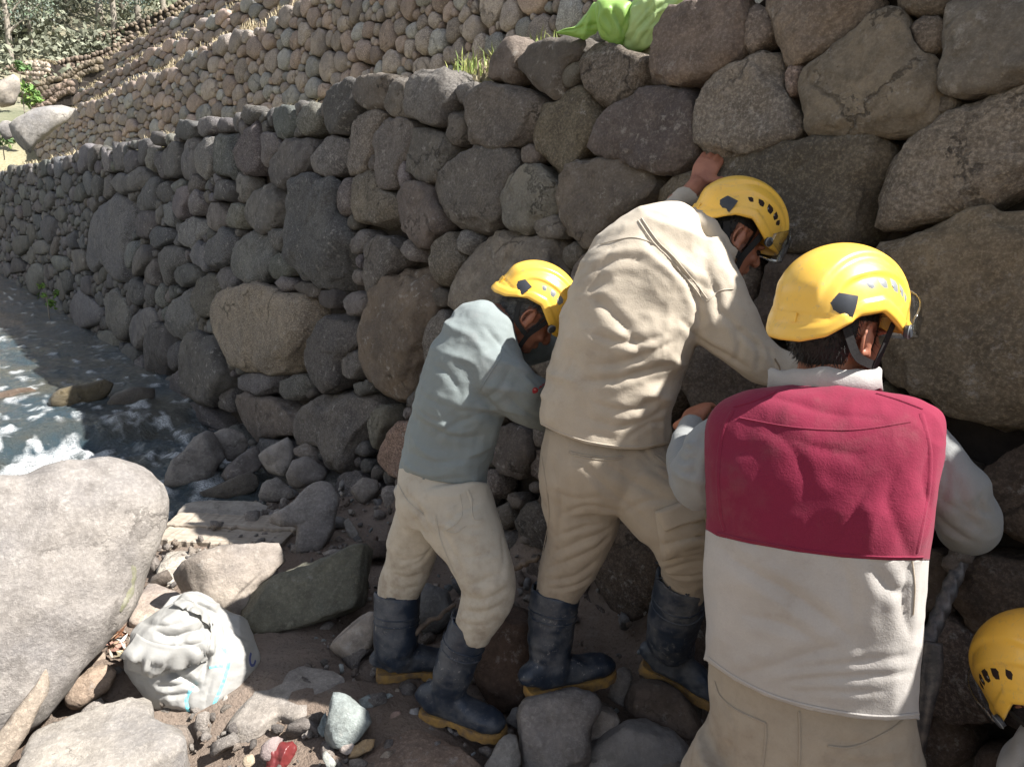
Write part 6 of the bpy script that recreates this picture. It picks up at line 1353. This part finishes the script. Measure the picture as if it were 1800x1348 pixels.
for i, (px, r, h, sp, cl, lb) in enumerate([(185, 50, 8.5, 2.0, (.030, .045, .034), 'dark eucalyptus at the left of the dark grove on the hill'), (207, 47, 7.0, 1.8, (.033, .05, .036), 'dark bushy tree in the middle of the grove above the terraces'), (228, 52, 10, 2.2, (.028, .042, .034), 'tallest dark tree of the grove on the hill'), (250, 49, 8.0, 2.0, (.04, .058, .042), 'grey green tree with a pale trunk right of the dark grove'), (272, 55, 9.0, 2.4, (.045, .06, .042), 'grey green tree at the right end of the grove, above the terrace rim'), (296, 52, 8.0, 2.0, (.04, .055, .04), 'tree cut by the terrace edge at the right of the grove'),
        (20, 44, 6.0, 1.5, (.06, .075, .05), 'thin pale tree at the far left of the hillside'), (38, 50, 6.5, 1.7, (.055, .07, .048), 'pale green tree on the left hillside beside the thin tree'), (60, 46, 4.5, 1.4, (.06, .075, .05), 'low grey green tree above the left end of the far terrace'), (5, 52, 7.5, 1.8, (.045, .06, .045), 'tree at the left edge of the picture high on the slope'), (85, 55, 5.5, 1.6, (.055, .07, .05), 'small tree midway on the pale slope'), (160, 62, 6.0, 1.8, (.045, .06, .045), 'tree standing by itself left of the dark grove'), (128, 52, 3.8, 1.5, (.05, .065, .045), 'round shrub-like tree on the slope behind the far terraces')]):
    leafy('hill_tree', lb, 'tree', hill_pt(px, r), 3600, .075, sp, h, tuple(1.9*x+.045 for x in cl), 100+i, 'trees on the hillside')  # leaf colour lightened and greyed to paint in the haze
def shrubs():
    rg = np.random.default_rng(9); v = []; f = []; c = []; k = 0
    for i in range(230):
        px = rg.uniform(-80, 330); r = rg.uniform(40, 80); b = hill_pt(px, r); s = rg.uniform(.4, 1.3); cl = np.array([.15, .16, .115])*rg.uniform(.7, 1.4)  # scrub grey carries the painted-in haze too
        for j in range(90):
            q = b+rg.normal(size=3)*s*np.array([.55, .55, .4])+[0, 0, s*.5]; a = rg.normal(size=3); a /= np.linalg.norm(a); b_ = np.cross(a, rg.normal(size=3)); b_ /= np.linalg.norm(b_); L = .15*rg.uniform(.6, 1.4)
            v += [q-a*L, q+b_*L*.5, q+a*L, q-b_*L*.5]; f.append([k, k+1, k+2, k+3]); k += 4; c.append(np.tile(np.append(cl*rg.uniform(.6, 1.4), 1), (4, 1)))
    me = mesh('scrub', np.array(v), f, False); ca = me.color_attributes.new('tint', 'FLOAT_COLOR', 'POINT'); ca.data.foreach_set('color', np.vstack(c).ravel().astype(np.float32))
    o = link('scrub', me, M['leafattr']); o['kind'] = 'stuff'; o['label'] = 'grey green scrub covering the hillside'
shrubs()
def onray(px, py, d): return P(px, py, d)
leafy('leafy_plant', 'bright green leafy plant beside the pale boulder at the far left', 'plant', onray(42, 192, 24.5), 420, .10, .55, .75, (.16, .27, .07), 201, None, True, .6)
leafy('leafy_plant', 'dark green weeds at the left edge below the grey boulder', 'plant', onray(5, 262, 21), 300, .09, .55, .6, (.09, .15, .05), 202, None, True, .6)
leafy('leafy_plant', 'small green shrub on the far terrace beside the little stone wall', 'plant', onray(36, 140, 29), 200, .10, .35, .7, (.10, .17, .06), 203, None, True, .6)
leafy('river_weed', 'small green weed growing at the foot of the lower wall by the water', 'plant', wpt(-12.6, -.02, -.28), 140, .035, .22, .42, (.12, .22, .04), 204, None, True, .6)

# curved older terraces at the far left, built of small dark stones
def far_wall(line, d, hpx, label, col, seed):
    """line: pixels along the top, at depth d; height in px. One facing of rough stones with thickness"""
    rg = np.random.default_rng(seed); L = crom(np.array(line, float), 40); w = thing('far_terrace_wall', label, 'wall', tuple(P(L[20, 0], L[20, 1]+hpx, d))); wl = np.array(w.location); v = []; f = []
    for i, (x, y) in enumerate(L):
        t = P(x, y, d)+[0, 0, .05*rg.normal()]; b = P(x, y+hpx, d); b = np.array([t[0]-.1, t[1]-.15, b[2]-.4]); v += [b-wl, t-wl, t+[.2, .9, 0]-wl, b+[.2, .9, 0]-wl]
    for i in range(39):
        for a in range(4): f.append([i*4+a, i*4+(a+1) % 4, i*4+4+(a+1) % 4, i*4+4+a])
    f += [[0, 3, 2, 1], [156, 157, 158, 159]]; link('earth_core', mesh('earth_core', v, f, False), M['gap_shade_soil'], w)
    n = 0; sv = []; sf = []; sc = []
    for i in range(len(L)-1):
        a = P(L[i, 0], L[i, 1], d); b = P(L[i+1, 0], L[i+1, 1], d); m_ = np.linalg.norm(b-a); H = hpx*d/FPX; rows = max(2, int(H/.2)); cols = max(1, int(m_/.26))
        for r in range(rows):
            for c in range(cols):
                p = a+(b-a)*(c+.5+.3*rg.normal()*.5)/cols-np.array([0, 0, (r+.4+.25*rg.normal()*.4)*H/rows])+[-.03, -.06, 0]; q, g = stone_geo(np.ones(8)*.14, .12, .12, .7, 6, 4, 2, .1, 0, rg.integers(1e6)); q = q*rg.uniform(.7, 1.15, 3)
                sv.append(q@np.column_stack([[1, 0, 0], [0, 0, 1], [0, -1, 0]]).T+p-wl); sf += [[z+n for z in h] for h in g]; n += len(q); sc.append(np.tile(np.append(np.array(col)*rg.uniform(.6, 1.35), 1), (len(q), 1)))
    me = mesh('small_stones', np.vstack(sv), sf); ca = me.color_attributes.new('tint', 'FLOAT_COLOR', 'POINT'); ca.data.foreach_set('color', np.vstack(sc).ravel().astype(np.float32)); o = link('small_stones', me, M[M['stone_far'].name+'_stuff'], w); o['kind'] = 'stuff'
    blades('dry_grass', [P(L[i % 40, 0]+rg.uniform(-4, 4), L[i % 40, 1], d)+[.1, .3, 0] for i in range(120)], .2, 'dry', seed, 'straw grass on the rim of the '+label.split(',')[0], .012, .7, 4)
far_wall([(-40, 104), (0, 98), (60, 92), (100, 82), (150, 66), (200, 54), (250, 34), (300, 12), (330, -8)], 38, 26, 'highest old terrace at the far left, dark stones below the grove', (.20, .165, .13), 31)
far_wall([(-30, 130), (0, 124), (30, 112), (50, 108), (90, 110), (130, 102), (165, 96), (200, 80), (235, 62)], 34, 24, 'middle old terrace at the far left, curving round a small bastion', (.22, .18, .145), 32)
far_wall([(35, 150), (60, 146), (90, 138), (120, 130), (150, 112), (180, 102)], 32, 22, 'lowest old terrace at the far left, grassy rim', (.20, .17, .13), 33)
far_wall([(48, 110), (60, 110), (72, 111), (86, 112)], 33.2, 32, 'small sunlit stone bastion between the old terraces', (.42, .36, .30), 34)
far_wall([(60, 178), (90, 160), (110, 148), (128, 142)], 29, 24, 'short brown terrace stub behind the big pale boulder', (.24, .19, .155), 35)
# moss and pale scars on the huge boulder
tb = next(o for o in bpy.data.objects if o.name == 'boulder'); vb = np.array([tb.matrix_world @ q.co for q in tb.data.vertices]); trb = bvh(vb, [list(p.vertices) for p in tb.data.polygons])
M['moss'] = plain('dry_moss', (.17, .17, .10), .95, .5, 60, .003, col2=(.25, .24, .20)); M['scar'] = plain('pale_rock_scar', (.52, .51, .49), .9, .3, 60, .003)
tb.location = tb.matrix_world.translation
def on_rock(name, pl, w, mat):
    o = ribbon(name, trb, pl, w, mat, None, .001, 26, taper=True) if False else None
    C = []; Nn = []
    for x, y in crom(np.array(pl, float), 24):
        a, b = cast(trb, x, y)
        if a is not None: C.append(a); Nn.append(b)
    rg = np.random.default_rng(int(pl[0][0])); v = []; f = []; C = np.array(C); T = np.gradient(C, axis=0)
    for i, (c, n_, t) in enumerate(zip(C, Nn, T)):
        s = np.cross(n_, t); s /= np.linalg.norm(s)+1e-9; ww = w*(math.sin(math.pi*(i+.4)/len(C))**.6)*rg.uniform(.5, 1.3)
        for k in (-1, -.4, .3, 1):
            h = trb.find_nearest(Vector(c+s*ww*k*rg.uniform(.7, 1.2)))[0]; v.append(np.array(h)+n_*(.0035 if abs(k) < 1 else -.001))
    for i in range(len(C)-1):
        for k in range(3): f.append([i*4+k, i*4+k+1, i*4+5+k, i*4+4+k])
    o = link(name, mesh(name, np.array(v), f), mat); o.parent = tb; o.matrix_parent_inverse = tb.matrix_world.inverted(); return o
bpy.context.view_layer.update()
on_rock('moss_streak', [(232, 992), (236, 1010), (232, 1035), (222, 1055), (212, 1075)], .020, M['moss'])
